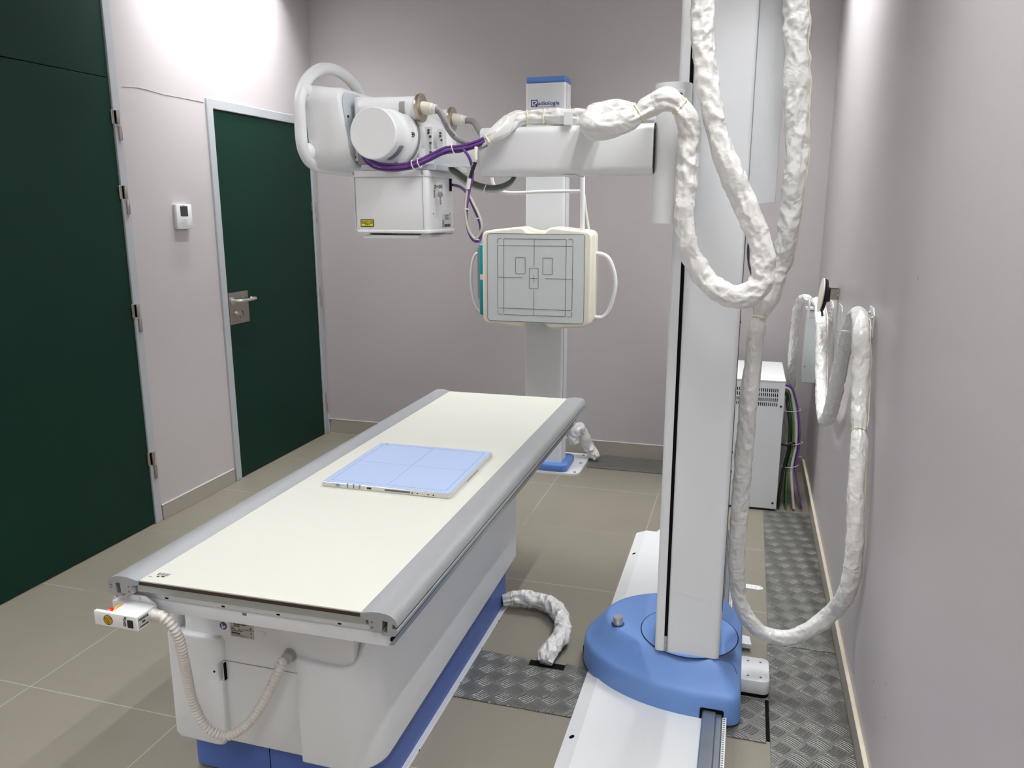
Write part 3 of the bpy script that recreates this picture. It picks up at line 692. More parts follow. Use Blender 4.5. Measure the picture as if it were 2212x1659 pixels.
# detector housing
DY = 4.20
def PD(px, py, Y=DY): return at(px, py, Y=Y)
L_, R2, TOP, BOT = -1.416, -.803, 1.447, .898
def hshape(L, R, B, Tt, dip, r=.035):
    mx = (L+R)/2; o = []
    n = 7
    for k in range(n): a = PI+PI/2*k/(n-1); o.append((L+r+math.cos(a)*r, B+.015+r+math.sin(a)*r))
    o += [(mx-.10, B), (mx-.082, B+.001), (mx-.066, B+.008), (mx-.045, B+dip*.8), (mx-.022, B+dip), (mx, B+dip*1.05), (mx+.022, B+dip), (mx+.045, B+dip*.8), (mx+.066, B+.008), (mx+.082, B+.001), (mx+.10, B)]
    for k in range(n): a = -PI/2+PI/2*k/(n-1); o.append((R-r+math.cos(a)*r, B+.015+r+math.sin(a)*r))
    for k in range(n): a = PI/2*k/(n-1); o.append((R-r+math.cos(a)*r, Tt-.018-r+math.sin(a)*r))
    o += [(mx+.10, Tt), (mx+.082, Tt-.001), (mx+.066, Tt-.008), (mx+.045, Tt-dip*.8), (mx+.022, Tt-dip*1.05), (mx, Tt-dip*1.1), (mx-.022, Tt-dip*1.05), (mx-.045, Tt-dip*.8), (mx-.066, Tt-.008), (mx-.082, Tt-.001), (mx-.10, Tt)]
    for k in range(n): a = PI/2+PI/2*k/(n-1); o.append((L+r+math.cos(a)*r, Tt-.018-r+math.sin(a)*r))
    return o
m = MB(); m.prism(hshape(L_, R2, BOT, TOP, .036), DY, DY+.085, 'y', bev=.012, seg=4)
m.prism(hshape(L_+.012, R2+.010, BOT+.012, TOP+.004, .02), DY+.075, DY+.15, 'y', bev=.012, seg=4)
hs = m.build('detector_housing', cream, ws, ang=30)
m = MB(); m.box(-1.23, -1.0, DY+.14, CY0+.01, 1.02, 1.33, bev=.01); m.build('carriage', white2, ws)
a, b2 = PD(1052, 505), PD(1259, 695)
fx0, fx1, fz0, fz1 = -1.386, -.838, .932, 1.413
m = MB(); m.prism(rrect(fx0, fx1, fz0, fz1, .018, 5), DY-.0012, DY+.004, 'y'); fp = m.build('front_panel', panelg, ws)
m = MB(); m.tube([(x, DY-.0012, z) for x, z in rrect(fx0, fx1, fz0, fz1, .018, 5)], .0011, 6, closed=True, smooth=False); m.build('panel_border', inkm, fp)
m = MB(); yy = DY-.0016; r_ = .0010
sxp = (fx1-fx0)/210.0; szp = (fz1-fz0)/192
def ML(pts, closed=False): m.tube([(fx0+(x-1052.0)*sxp, yy, fz1-(y-504.0)*szp) for x, y in pts], r_, 4, closed=closed, smooth=False)
def RR(x0, x1, y0, y1, r=2): ML(rrect(x0, x1, y0, y1, r, 3), True)
RR(1088.5, 1223, 515, 681); RR(1075, 1237, 529.5, 667)
ML([(1075, 525), (1075, 516.5), (1077, 514.5), (1084, 514.5)]); ML([(1227, 514.5), (1235, 514.5), (1237, 516.5), (1237, 526)]); ML([(1075, 671), (1075, 679), (1077, 681), (1084.5, 681)]); ML([(1227, 681.5), (1235, 681.5), (1237, 679.5), (1237, 671)])
RR(1114.5, 1135.5, 554.5, 590); RR(1173.5, 1194.5, 555, 590.5); RR(1144.5, 1164, 577.5, 622)
ML([(1155, 515), (1155, 574.5)]); ML([(1154.5, 626), (1154.5, 681)]); ML([(1075, 598.5), (1130, 598.5)]); ML([(1179.5, 599.5), (1237, 599.5)]); ML([(1147, 600), (1162, 600)]); ML([(1154.5, 592.5), (1154.5, 607.5)])
m.build('field_markings', inkm, fp)
# cassette tray (teal) and grey grip behind on the left
m = MB(); m.box(-1.450, -1.400, DY+.04, DY+.115, .955, 1.355, bev=.012, seg=3); tr = m.build('cassette_tray', teal, ws)
m = MB(); m.box(-1.443, -1.425, DY+.0395, DY+.041, 1.155, 1.185); m.build('tray_label', labelw, tr)
m = MB(); m.prism([(4.30, 1.33), (4.325, 1.325), (4.335, 1.24), (4.335, 1.10), (4.325, 1.05), (4.30, 1.04)], -1.478, -1.452, 'x'); m.build('grey_grip', mat('grip_grey', srgb(150, 152, 148), .5), ws)
# side handles
m = MB(); m.tube([PD(1276, 548, DY+.1), PD(1298, 549, DY+.1), PD(1312, 556, DY+.1), PD(1324, 580, DY+.1), PD(1329, 612, DY+.1), PD(1323, 648, DY+.1), PD(1312, 676, DY+.1), PD(1300, 686, DY+.1), PD(1272, 682, DY+.1)], .0125, 14); m.build('side_handle', white, ws)
m = MB(); m.tube([PD(1040, 546, DY+.14), PD(1028, 549, DY+.14), PD(1021, 566, DY+.14), PD(1018, 606, DY+.14), PD(1022, 640, DY+.14), PD(1032, 668, DY+.14), PD(1044, 680, DY+.14)], .0085, 12); m.build('side_handle', white, ws)
# overhead grab frame
yq = DY+.05
m = MB(); m.tube([PD(1258, 505, yq), PD(1258.5, 430, yq), PD(1259, 380, yq), PD(1259.5, 340, yq), PD(1259.5, 320, yq+.02)], .0125, 14)
m.tube([PD(1254, 413, yq), PD(1180, 414, yq), PD(1095, 416, yq), PD(1075, 410, yq), PD(1065, 395, yq), PD(1062, 360, yq), PD(1062, 320, yq+.02)], .0095, 12)
m.tube([PD(1259.5, 320, yq+.02), PD(1160, 316, yq+.02), PD(1062, 320, yq+.02)], .011, 12)
m.build('grab_frame', white, ws)
m = MB(); m.tube([PD(1262, 420, yq+.08), PD(1266, 455, yq+.08), PD(1274, 505, yq+.1)], .006, 10); m.build('hand_switch_cord', cream, ws)

# ================================================================== WRINKLED VINYL SLEEVES
def seglen(P):
    L = [0]
    for a, b in zip(P, P[1:]): L.append(L[-1]+(b-a).length)
    return L
def sleeve_rfun(r0, seed, amp=.22, pinch=(), fold=.035):
    """radius of a crumpled vinyl tube: flat facets meeting in sharp creases, slanted across the tube"""
    def f(s, a):
        ca, sa = math.cos(a), math.sin(a)
        w1 = noise.noise(Vector((seed*5.3, seed, s/.09)))
        wx, wy = noise.noise(Vector((ca+seed, sa, s/fold*.5)))*.5, noise.noise(Vector((ca, sa+seed, s/fold*.5+9)))*.5
        zz = s/fold*1.45
        d1 = noise.voronoi(Vector((ca*1.2+seed*3, sa*1.2-seed, zz*.72+.55*math.cos(a+s*12+seed)+wx)))[0]
        d2 = noise.voronoi(Vector((ca*2.0-seed*2, sa*2.0+seed*4, zz*1.5-.9*math.cos(a-s*9)+wy)))[0]
        k2 = max(0, min(1, .5+2*noise.noise(Vector((ca*.6-seed, sa*.6, zz*.3+3)))))
        flat = math.cos(2*(a+s*3.5+seed))
        r = r0*(1+amp*(.22*w1+1.15*(d1[0]-.42)-.35*max(0, .16-(d1[1]-d1[0]))+.62*k2*(d2[0]-.4)+.20*flat))
        for sp_, wd, k in pinch:
            d = abs(s-sp_)/wd
            if d < 1: r *= 1-k*(1-d)**1.5*(1+.25*math.cos(a*7)+.15*math.cos(a*11+1))
        return r
    return f
def sleeve(name, pts, r0, seed, label, ties=(), amp=.22, m_=None, fold=.042, seam=True, seam_ang=2.2, collars=(), step=.0028):
    P = spline(pts, step); L = seglen(P); tot = L[-1]
    pin = [(f*tot, .045, .30) for f in ties]+[(0, .05, .35), (tot, .05, .35)]
    rf = sleeve_rfun(r0, seed, amp, pin, fold)
    m = MB(); m.tube(pts, 0, 56, step=step, rfun=rf)
    o = m.build(name, m_ or sleevem, ang=75)
    tag(o, label, 'cable sleeve', 'wrinkled white vinyl cable sleeves')
    fr = frames(P)
    if seam:
        sp2 = []
        for i in range(0, len(P), 3):
            u, v, t = fr[i]; r = rf(L[i], seam_ang)
            sp2.append(P[i]+(u*math.cos(seam_ang)+v*math.sin(seam_ang))*(r+.001))
        s = MB(); s.tube(sp2, .0028, 8, smooth=False); s.build('welded_seam', seamm, o)
    for f in ties:
        i = min(range(len(L)), key=lambda k: abs(L[k]-f*tot)); u, v, t = fr[i]
        ring = [P[i]+(u*math.cos(k*PI/12)+v*math.sin(k*PI/12))*(rf(L[i], k*PI/12)+.0012) for k in range(24)]
        s = MB(); s.tube(ring, .0028, 8, closed=True, smooth=False, flat=(1, 1)); hd = ring[20]; s.sphere(hd+u*.001, .006, (1, .8, 1), 10)
        s.build('nylon_tie', tiem, o)
    return o, P
A_ = lambda l: [at(px, py, Y=Y) for px, py, Y in l]
# A: from the tube head over the arm, hanging loop and up over the top of the column
armA = A_([(1032, 316, 2.12), (1050, 300, 2.12), (1078, 284, 2.13), (1105, 268, 2.19), (1140, 260, 2.22), (1200, 262, 2.23), (1262, 262, 2.24), (1300, 262, 2.24), (1316, 262, 2.20), (1290, 270, 2.13), (1272, 268, 2.10), (1292, 272, 2.07), (1340, 266, 2.06), (1385, 246, 2.07), (1418, 222, 2.08), (1443, 212, 2.09), (1466, 222, 2.11)])
# simpler: first length (tube head to the middle of the arm), second length (curls to the front and up to the collar)
pa = A_([(1030, 318, 2.12), (1050, 303, 2.115), (1078, 284, 2.13), (1108, 261, 2.18), (1150, 253, 2.21), (1215, 253, 2.21), (1270, 253, 2.22), (1300, 252, 2.22)])
sleeve('cable_sleeve', pa, .0205, 1.3, 'crumpled white sleeve lying along the top of the horizontal arm', ties=(.10, .46, .60), amp=.5, seam=False)
pb = A_([(1372, 240, 2.225), (1335, 239, 2.21), (1300, 245, 2.18), (1277, 259, 2.13), (1277, 274, 2.085), (1310, 273, 2.075), (1350, 262, 2.075), (1385, 243, 2.08), (1415, 223, 2.09), (1440, 214, 2.08), (1462, 226, 2.09), (1480, 250, 2.10), (1490, 285, 2.12), (1487, 330, 2.125), (1485, 380, 2.125), (1478, 430, 2.125), (1478, 480, 2.125), (1486, 530, 2.13), (1508, 580, 2.14), (1545, 622, 2.13), (1590, 643, 2.12), (1625, 632, 2.12), (1646, 605, 2.12), (1648, 565, 2.12), (1640, 520, 2.12), (1618, 460, 2.12), (1590, 400, 2.12), (1562, 330, 2.12), (1541, 250, 2.12), (1525, 160, 2.12), (1518, 80, 2.12), (1519, 0, 2.12), (1524, -60, 2.14), (1545, -105, 2.17)])
sleeve('cable_sleeve', pb, .0265, 2.7, 'long white sleeve looping low and back up in front of the tall column', ties=(.175, .235), amp=.37, seam_ang=3.6)
pc = A_([(1560, -132, 2.19), (1600, -160, 2.20), (1660, -150, 2.23), (1705, -90, 2.26), (1717, -20, 2.27), (1720, 60, 2.27), (1721, 140, 2.27), (1720, 220, 2.27), (1723, 300, 2.27), (1716, 380, 2.27), (1708, 450, 2.28), (1698, 520, 2.29), (1680, 580, 2.31), (1666, 622, 2.31), (1654, 652, 2.32), (1646, 674, 2.33)])
sleeve('cable_sleeve', pc, .0275, 4.1, 'white sleeve hanging straight down along the right side of the tall column', ties=(), amp=.33, seam_ang=.7, m_=sleeveg)
pd = A_([(1653, 628, 2.43), (1644, 668, 2.425), (1634, 720, 2.42), (1627, 790, 2.42), (1618, 870, 2.42), (1610, 960, 2.44), (1602, 1060, 2.46), (1595, 1150, 2.47), (1592, 1230, 2.48), (1597, 1290, 2.49), (1615, 1335, 2.49), (1650, 1368, 2.49), (1700, 1378, 2.49), (1750, 1360, 2.49), (1795, 1325, 2.49), (1826, 1285, 2.44), (1840, 1235, 2.42), (1846, 1160, 2.41), (1849, 1060, 2.43), (1854, 960, 2.48), (1858, 860, 2.56), (1860, 780, 2.60), (1859, 725, 2.62)])
pd += [Vector((.351, 2.68, 1.203)), Vector((.350, 2.74, 1.214)), Vector((.348, 2.80, 1.200)), Vector((.345, 2.87, 1.15)), Vector((.343, 2.96, 1.08)), Vector((.343, 3.06, .95)), Vector((.343, 3.18, .80)), Vector((.343, 3.32, .71)), Vector((.343, 3.46, .70)), Vector((.343, 3.62, .76)), Vector((.343, 3.74, .88)), Vector((.342, 3.85, 1.01)), Vector((.336, 3.95, 1.095)), Vector((.324, 4.08, 1.11))]
sleeve('cable_sleeve', pd, .0245, 6.6, 'long white sleeve sagging to the floor plates and hung over the right wall brackets', ties=(.018, .49), amp=.22, seam_ang=1.0)
pe = [Vector((.305, 4.14, 1.103)), Vector((.287, 4.26, 1.098)), Vector((.272, 4.38, 1.06)), Vector((.262, 4.44, .96)), Vector((.264, 4.48, .80)), Vector((.268, 4.52, .60)), Vector((.268, 4.56, .40)), Vector((.262, 4.62, .22)), Vector((.258, 4.67, .08)), Vector((.256, 4.68, .03))]
sleeve('cable_sleeve', pe, .0205, 9.2, 'grey-shaded vinyl sleeve dropping behind the cabinet beside the vertical wall duct', ties=(.30,), amp=.4, m_=sleeveg, seam=False)
pf = A_([(1085, 1300, 2.70)])
pf = [Vector((-.846, 2.722, .040)), Vector((-.80, 2.742, .046)), Vector((-.735, 2.752, .044)), Vector((-.66, 2.74, .041)), Vector((-.605, 2.68, .040)), Vector((-.575, 2.60, .040)), Vector((-.565, 2.52, .040)), Vector((-.578, 2.46, .040)), Vector((-.585, 2.42, .034)), Vector((-.588, 2.385, .016))]
sleeve('cable_sleeve', pf, .030, 11.5, 'short white sleeve curling over the floor from the table plinth into the checker plate', ties=(.06,), amp=.48, seam=False, fold=.03)
pg = A_([(1242, 958, 4.60), (1238, 942, 4.60), (1244, 928, 4.60), (1253, 925, 4.62), (1263, 942, 4.66), (1270, 962, 4.68), (1280, 978, 4.68), (1290, 990, 4.66)])
sleeve('cable_sleeve', pg, .034, 13.1, 'short crumpled sleeve arching from the wall stand base to the far floor plate', ties=(.42,), amp=.42, seam=False, fold=.04)

# ================================================================== TUBE STAND
fr_ = empty('floor_rail', (-.2, 2.3, 0), 'white sheet-metal floor track with steel rail running under the blue carriage', 'rail')
RY0, RY1 = .7, 3.62
m = MB(); m.prism([(-.440, 0), (-.440, .004), (-.394, .022), (-.050, .024), (-.050, 0)], RY0, RY1, 'y', bev=.0008, seg=1)
pl_ = [(-.345, RY1)]
for k in range(9): a = PI-PI/2*k/8; pl_.append((-.265+.08*math.cos(a), RY1+.01+.10*math.sin(a)))
pl_ += [(-.05, RY1+.11), (-.05, RY1)]
m.prism(pl_, 0, .012, 'z'); pass
tk = m.build('track_cover', white, fr_, ang=20)
for yy in (1.3, 2.03, 2.80, 3.36):
    MB().cyl((-.4153, yy, .0087), (-.41715, yy, .01340), .0085, 20).build('bolt_hole', dark, tk)
m = MB(); m.prism([(-.050, 0), (-.050, .050), (-.046, .054), (-.012, .054), (-.008, .048), (.006, .048), (.009, .044), (.009, 0)], RY0, RY1+.05, 'y'); rs_ = m.build('steel_rail', railm, fr_, ang=20)
m = MB()
for yy in (1.55, 1.93, 2.9, 3.4):
    m.lathe([(0, 0), (0, .0095), (.0015, .008), (.0015, 0)], (-.028, yy, .0535), (-.028, yy, .06), 20)
m.build('rail_screw', steel, rs_)
m = MB(); m.box(.010, .022, RY0, RY1+.05, .0, .040, bev=.001, seg=1); m.build('belt_channel', white2, fr_)
m = MB(); yy = RY0
while yy < RY1: m.box(.0125, .0185, yy, yy+.005, .040, .0408); yy += .010
o = m.build('toothed_belt', mat('belt_dark', srgb(118, 120, 122), .6), fr_); o['kind'] = 'stuff'

ts = empty('x_ray_tube_stand', (-.11, 2.40, 0), 'tall white x-ray column on a rounded blue base with its horizontal arm and tube head', 'x-ray machine')
# blue base: plan outline, domed edge
def base_plan(off=0, n=40):
    o = []
    ax, ay, cx_, cy__ = .417-off, .292-off, -.056, 2.505
    # left half super-ellipse from rear to front
    for k in range(n+1):
        a = PI/2+PI*k/n
        ca, sa = math.cos(a), math.sin(a)
        o.append((cx_+ax*ca, cy__+ay*math.copysign(abs(sa), sa)))
    r = .045-off*.3 if off < .05 else .02
    xr = .062-off; yf, yb = 2.505-.292+off, 2.505+.292-off
    for k in range(7): a = -PI/2+PI/2*k/6; o.append((xr-r+r*math.cos(a), yf+r+r*math.sin(a)))
    for k in range(7): a = PI/2*k/6; o.append((xr-r+r*math.cos(a), yb-r+r*math.sin(a)))
    return o
b = bmesh.new(); rings = []
for off, z in ((-.001, .014), (.000, .05), (.002, .082), (.005, .094), (.009, .101), (.015, .106), (.023, .114), (.040, .135), (.058, .158), (.070, .173), (.078, .180), (.086, .182), (.11, .182)):
    rings.append([b.verts.new((x, y, z)) for x, y in base_plan(off)])
for A, B in zip(rings, rings[1:]):
    for k in range(len(A)): j = (k+1) % len(A); b.faces.new((A[k], A[j], B[j], B[k]))
b.faces.new(rings[-1]); b.faces.new(rings[0][::-1]); bmesh.ops.recalc_face_normals(b, faces=b.faces[:])
m = MB(); m.merge(b)
bc = m.build('base_cover', bluem, ts, ang=40)
# rail opening in the front skirt, seam, left notch
m = MB(); yfr = 2.505-.292+.0018
m.prism(rrect(-.058, .013, .014, .061, .006, 4), yfr-.0035, yfr+.02, 'y'); m.build('rail_opening', dark, bc)
m = MB(); m.prism([(2.47, .014), (2.47, .05), (2.485, .05), (2.495, .014)], -.4725, -.460, 'x'); m.build('side_notch', dark, bc)
m = MB(); m.tube([(.045, 2.262, .162), (.030, 2.282, .181), (.0, 2.292, .1826), (-.03, 2.285, .1826)], .0012, 6); m.build('cover_seam', mat('seam_blue', srgb(40, 56, 110), .6), bc)
# turntable disc
tc = Vector((-.112, 2.432, 0)); m = MB(); m.lathe([(0, 0), (0, .158), (.001, .158), (.001, 0)], (tc.x, tc.y, .1825), (tc.x, tc.y, .2), 64); m.build('turntable_gap', mat('gap_navy', srgb(16, 20, 60), .7), bc)
m = MB(); m.lathe([(0, 0), (0, .1545), (.0015, .1545), (.002, .153), (.002, 0)], (tc.x, tc.y, .1828), (tc.x, tc.y, .2), 64); m.build('turntable_disc', bluem, ts)
kb = at(1335, 1343, Z=.19); m = MB(); m.lathe([(0, 0), (0, .022), (.002, .022), (.002, 0)], (kb.x, kb.y, .1818), (kb.x, kb.y, .2), 24); m.build('knob_recess', mat('recess_blue', srgb(40, 60, 110), .6), bc)
m = MB(); m.lathe([(0, 0), (0, .0165), (.024, .0165), (.0265, .0150), (.027, .0), ], (kb.x, kb.y, .1825), (kb.x, kb.y, .25), 32); m.build('release_knob', chrome, ts)
# outrigger feet to the wall side
m = MB(); m.prism(rrect(.03, .150, 2.405, 2.55, .022, 5), .012, .060, 'z', bev=.004); ft = m.build('outrigger', white, ts)
for x, y in ((.082, 2.43), (.122, 2.43), (.082, 2.52), (.122, 2.52)): MB().cyl((x, y, .059), (x, y, .0608), .004, 12).build('outrigger_screw', mat('dull_screw', (0, 0, 0)), ft)
MB().prism(rrect(.028, .148, 2.407, 2.545, .02, 5), .0, .012, 'z').build('outrigger_pad', dark, ts)
m = MB(); m.prism([(.04, 2.68), (.095, 2.68), (.088, 2.735), (.04, 2.745)], .014, .03, 'z'); m.build('belt_clamp', white, ts)
# column
QX0, QX1, QY0, QY1, QT = -.209, -.012, 2.29, 2.52, 2.62
m = MB(); m.prism([(x, y) for x, y in rrect(QX0+.036, QX1, QY0, QY1, .014, 5)], .184, QT, 'z'); cl_ = m.build('column', white2, ts)
pr = [(QX0+.028, QY0+.001), (QX0+.028, QY1-.05), (QX0, QY1-.05), (QX0, QY0+.018)]
for k in range(6): a = PI+PI/2*k/5; pr.append((QX0+.012+.012*math.cos(a), QY0+.013+.012*math.sin(a)))
m = MB(); m.prism(pr, .184, QT, 'z'); m.build('column_edge_strip', white2, ts)
MB().box(QX0+.026, QX0+.038, QY0+.006, QY0+.03, .235, QT).build('guide_slot', dark, ts)
m = MB(); m.box(QX0+.027, QX0+.0365, QY0+.003, QY0+.012, .184, .235); m.cyl((QX0+.032, QY0+.004, .21), (QX0+.032, QY0+.001, .21), .0035, 12); m.build('slot_end_fitting', alud, ts)
# right-hand upper cover with slanted bottom
m = MB(); m.prism([(QX1+.001, 1.555), (.062, 1.565), (.062, QT-.02), (QX1+.001, QT-.02)], QY0+.03, QY0+.14, 'y', bev=.003); m.build('upper_cover', white2, ts)
m = MB(); m.box(QX1-.001, QX1+.002, QY0+.09, QY0+.1, .3, 1.5)
for zz in (1.23, .84, .78): m.cyl((QX1, QY0+.05, zz), (QX1+.004, QY0+.05, zz), .004, 10)
m.build('column_side_screw', mat('side_dark', srgb(80, 80, 82), .5), ts)
m = MB(); m.tube([at(x_, y_, Y=QY0-.0002) for x_, y_ in ((1463, 1280), (1490, 1290), (1520, 1300))], .00025, 4); m.build('scratch', mat('scratch_grey', srgb(185, 186, 188), .5), cl_)
# collar (vertical half-round carriage)
SX, SY, SZ0, SZ1 = -.2125, 2.208, 1.509, 1.864
m = MB(); m.lathe([(0, 0), (0, .0475), (SZ1-SZ0-.001, .0475), (SZ1-SZ0, .0465), (SZ1-SZ0, 0)], (SX, SY, SZ0), (SX, SY, SZ1), 48); cg = m.build('arm_collar', white, ts)
for zz in (SZ1-.033, SZ1-.083):
    m = MB(); m.box(SX+.012, SX+.034, SY-.0500, SY-.035, zz-.013, zz+.013, bev=.0015, seg=1); p_ = m.build('collar_pad', white, cg)
for zz in (SZ1-.033, SZ1-.083):
    m = MB(); m.cyl((SX+.022, SY-.049, zz), (SX+.022, SY-.0525, zz), .0055, 16); m.build('collar_screw', mat('grey_screw', srgb(90, 88, 84), .4, metal=.6), cg)
m = MB(); m.box(SX-.02, SX+.036, 2.235, 2.296, SZ0+.02, SZ1-.02); m.build('collar_bracket', white2, ts)
# horizontal arm
AX0, AX1, AY0, AY1, AZ0, AZ1 = -.738, -.2555, 2.172, 2.295, 1.637, 1.768
m = MB()
m.prism([(y, z) for y, z in rrect(AY0, AY1, AZ0, AZ1, .022, 6)], AX0, AX1, 'x', bev=.004, seg=2); ar = m.build('arm', white, ts)
m = MB(); m.prism([(y, z) for y, z in rrect(AY0-.001, AY1, AZ0, AZ1+.001, .022, 6)], AX1, AX1+.003, 'x'); m.build('arm_gasket', black, ts)
m = MB(); m.box(-.495, -.475, 2.16, 2.18, AZ1-.002, AZ1+.032, bev=.001, seg=1); m.box(-.275, -.25, 2.155, 2.159, AZ1+.004, AZ1+.012); m.split('arm_clip', white, ts)
m = MB(); m.box(-.50, -.46, AY0+.01, AY1-.02, AZ0-.003, AZ0+.001); m.build('arm_underside_plate', white2, ts)
# telescopic inner arm and bracket
m = MB(); m.box(-.895, AX0+.01, 2.185, 2.245, 1.672, 1.715, bev=.003); m.box(-.875, AX0+.01, 2.18, 2.20, 1.664, 1.672); m.build('inner_arm', white2, ts)
br = MB(); br.box(-.898, -.892, 2.115, 2.28, 1.665, 1.785, bev=.001, seg=1); br.box(-.893, -.868, 2.148, 2.154, 1.665, 1.772, bev=.001, seg=1); br.box(-.868, -.850, 2.185, 2.191, 1.70, 1.768); br.box(-.892, -.845, 2.20, 2.28, 1.70, 1.765, bev=.002)
br.prism([(-.955, 1.668), (-.898, 1.668), (-.898, 1.745), (-.907, 1.745), (-.93, 1.70), (-.955, 1.678)], 2.118, 2.123, 'y')
bk = br.build('head_bracket', white, ts)
m = MB()
for x, z in ((-.879, 1.762), (-.879, 1.755), (-.874, 1.745), (-.874, 1.728), (-.874, 1.703)): m.cyl((x, 2.149, z), (x, 2.1455, z), .0035, 10)
for x, z in ((-.858, 1.757), (-.858, 1.749), (-.855, 1.738)): m.cyl((x, 2.186, z), (x, 2.182, z), .003, 10)
m.box(-.8755, -.8745, 2.1465, 2.149, 1.71, 1.724)
m.split('bracket_bolt', mat('grey_screw', (0, 0, 0)), bk)
# tube housing: axis along Y
TXc, TZc = -.966, 1.742
hsg = MB(); hsg.lathe([(0, 0), (0, .0645), (.0025, .067), (.045, .0675), (.058, .0655), (.070, .0655), (.078, .069), (.0825, .076), (.084, .0835), (.086, .0855), (.100, .086), (.134, .085), (.136, .080), (.145, .0795), (.36, .078), (.40, .062), (.42, .056), (.42, 0)], (TXc, 1.975, TZc), (TXc, 2.5, TZc), 56)
hsg = hsg.build('tube_housing', white, ts, ang=30)
MB().lathe([(0, 0), (0, .087), (.014, .087), (.014, 0)], (TXc, 2.075, TZc), (TXc, 2.2, TZc), 56).build('housing_ring', mat('ring_grey', srgb(130, 134, 134), .5), hsg)  # plain grey band around the white housing
for a in (.02, -1.25, 2.9):
    x, z = TXc+.0775*math.cos(a), TZc+.0775*math.sin(a); y_ = 2.0585
    m = MB(); m.tube([(x+.0055*math.cos(k*PI/6), y_-.001, z+.0055*math.sin(k*PI/6)) for k in range(12)], .0011, 5, closed=True, smooth=False); m.cyl((x, y_+.002, z), (x, y_-.002, z), .0025, 10); m.build('ring_bolt', ink2, hsg)
for a in (.62, -.38):
    x, z = TXc+.0645*math.cos(a), TZc+.0645*math.sin(a); MB().cyl((x-.001, 2.005, z), (x+.002*math.cos(a), 2.005, z+.002*math.sin(a)), .003, 10).build('cap_screw', inkm, hsg)
# lilac label wrapped on the lower right of the housing
m = MB(); b = bmesh.new(); n = 12; gr = []
for i in range(n+1):
    a = -1.25+.80*i/n; gr.append([b.verts.new((TXc+.0688*math.cos(a), y_, TZc+.0688*math.sin(a))) for y_ in (2.008, 2.034)])
for A, B in zip(gr, gr[1:]): b.faces.new((A[0], A[1], B[1], B[0]))
bmesh.ops.solidify(b, geom=b.faces[:], thickness=-.0006); bmesh.ops.recalc_face_normals(b, faces=b.faces[:]); m.merge(b); m.build('housing_label', labelv, hsg)
# cable horns
for nm, y, zc, x0, x1, rr_ in (('cable_horn', 2.085, 1.814, -1.055, -.880, .0325), ('cable_horn', 2.385, 1.816, -1.05, -.903, .0310)):
    m = MB(); m.lathe([(0, 0), (.0, rr_*.80), (.006, rr_*.95), (.016, rr_*1.02), (.09, rr_*1.0), (.11, rr_*.96), (x1-x0, rr_*.96), (x1-x0, 0)], (x0, y, zc), (x1, y, zc), 40)
    if y < 2.2: m.box(-1.03, -.92, y-.02, y+.04, 1.74, 1.81, bev=.01)
    hn = m.build(nm, white, ts)
    m = MB(); m.lathe([(0, 0), (0, rr_*1.1), (.004, rr_*1.15), (.011, rr_*1.15), (.012, rr_*.9), (.009, 0)], (x1, y, zc), (x1+.02, y, zc), 40); m.build('horn_ring', brass, hn)
    m = MB(); m.lathe([(0, 0), (0, .0175), (.014, .0170), (.030, .0150), (.032, .0130), (.036, .0135), (.042, .0125), (.042, 0)], (x1+.010, y, zc), (x1+.06, y-.004, zc-.006), 12); pg_ = m.build('cable_plug', plug, hn)
    if y < 2.2:
        m = MB(); b = bmesh.new(); gr = []
        for i in range(9):
            a = -1.0+1.5*i/8; gr.append([b.verts.new((x_, y-rr_*.985*math.cos(a), zc+rr_*.985*math.sin(a))) for x_ in (-.925, -.908)])
        for A, B in zip(gr, gr[1:]): b.faces.new((A[0], A[1], B[1], B[0]))
        bmesh.ops.solidify(b, geom=b.faces[:], thickness=.0004); bmesh.ops.recalc_face_normals(b, faces=b.faces[:]); m.merge(b); hl = m.build('horn_label', mat('label_grey', srgb(200, 200, 198), .5), hn)
# plate behind the housing
m = MB(); m.prism([(2.10, 1.68), (2.42, 1.68), (2.42, 1.845), (2.38, 1.86), (2.16, 1.862), (2.11, 1.85)], -1.085, -1.075, 'x', bev=.001, seg=1); m.box(-1.085, -.985, 2.30, 2.306, 1.70, 1.858); m.build('rear_plate', white2, ts)
m = MB()
for x in (-1.015, -1.003, -.99): m.cyl((x, 2.2985, 1.85), (x, 2.301, 1.85), .003, 8)
m.split('plate_hole', dark, ts)
# console shell: loft along X
def yz(y0, y1, z0, z1, r, n=6): return rrect(y0, y1, z0, z1, r, n)
b = bmesh.new(); rings = []
for x, y0, y1, z0, z1, r in ((-1.110, 2.062, 2.37, 1.668, 1.872, .045), (-1.118, 2.056, 2.38, 1.664, 1.878, .045), (-1.150, 2.052, 2.39, 1.662, 1.880, .045), (-1.185, 2.052, 2.40, 1.662, 1.885, .05), (-1.205, 2.048, 2.41, 1.662, 1.888, .05), (-1.215, 2.055, 2.40, 1.668, 1.882, .05)):
    rings.append([b.verts.new((x, y, z+(y-2.05)*.0)) for y, z in yz(y0, y1, z0, z1, r)])
for A, B in zip(rings, rings[1:]):
    for k in range(len(A)): j = (k+1) % len(A); b.faces.new((A[k], A[j], B[j], B[k]))
b.faces.new(rings[0]); b.faces.new(rings[-1][::-1]); bmesh.ops.recalc_face_normals(b, faces=b.faces[:])
for v in b.verts:   # lower part of the shell sits further back (slanted near edge)
    k = (1.875-v.co.z)/.2
    v.co.x += .025*k*(1 if v.co.x > -1.16 else .3); 
    v.co.y += .015*k*(1 if v.co.y < 2.2 else 0)
m = MB(); m.merge(b); cs = m.build('control_console', white, ts, ang=50)
m = MB(); b = bmesh.new(); vs = []
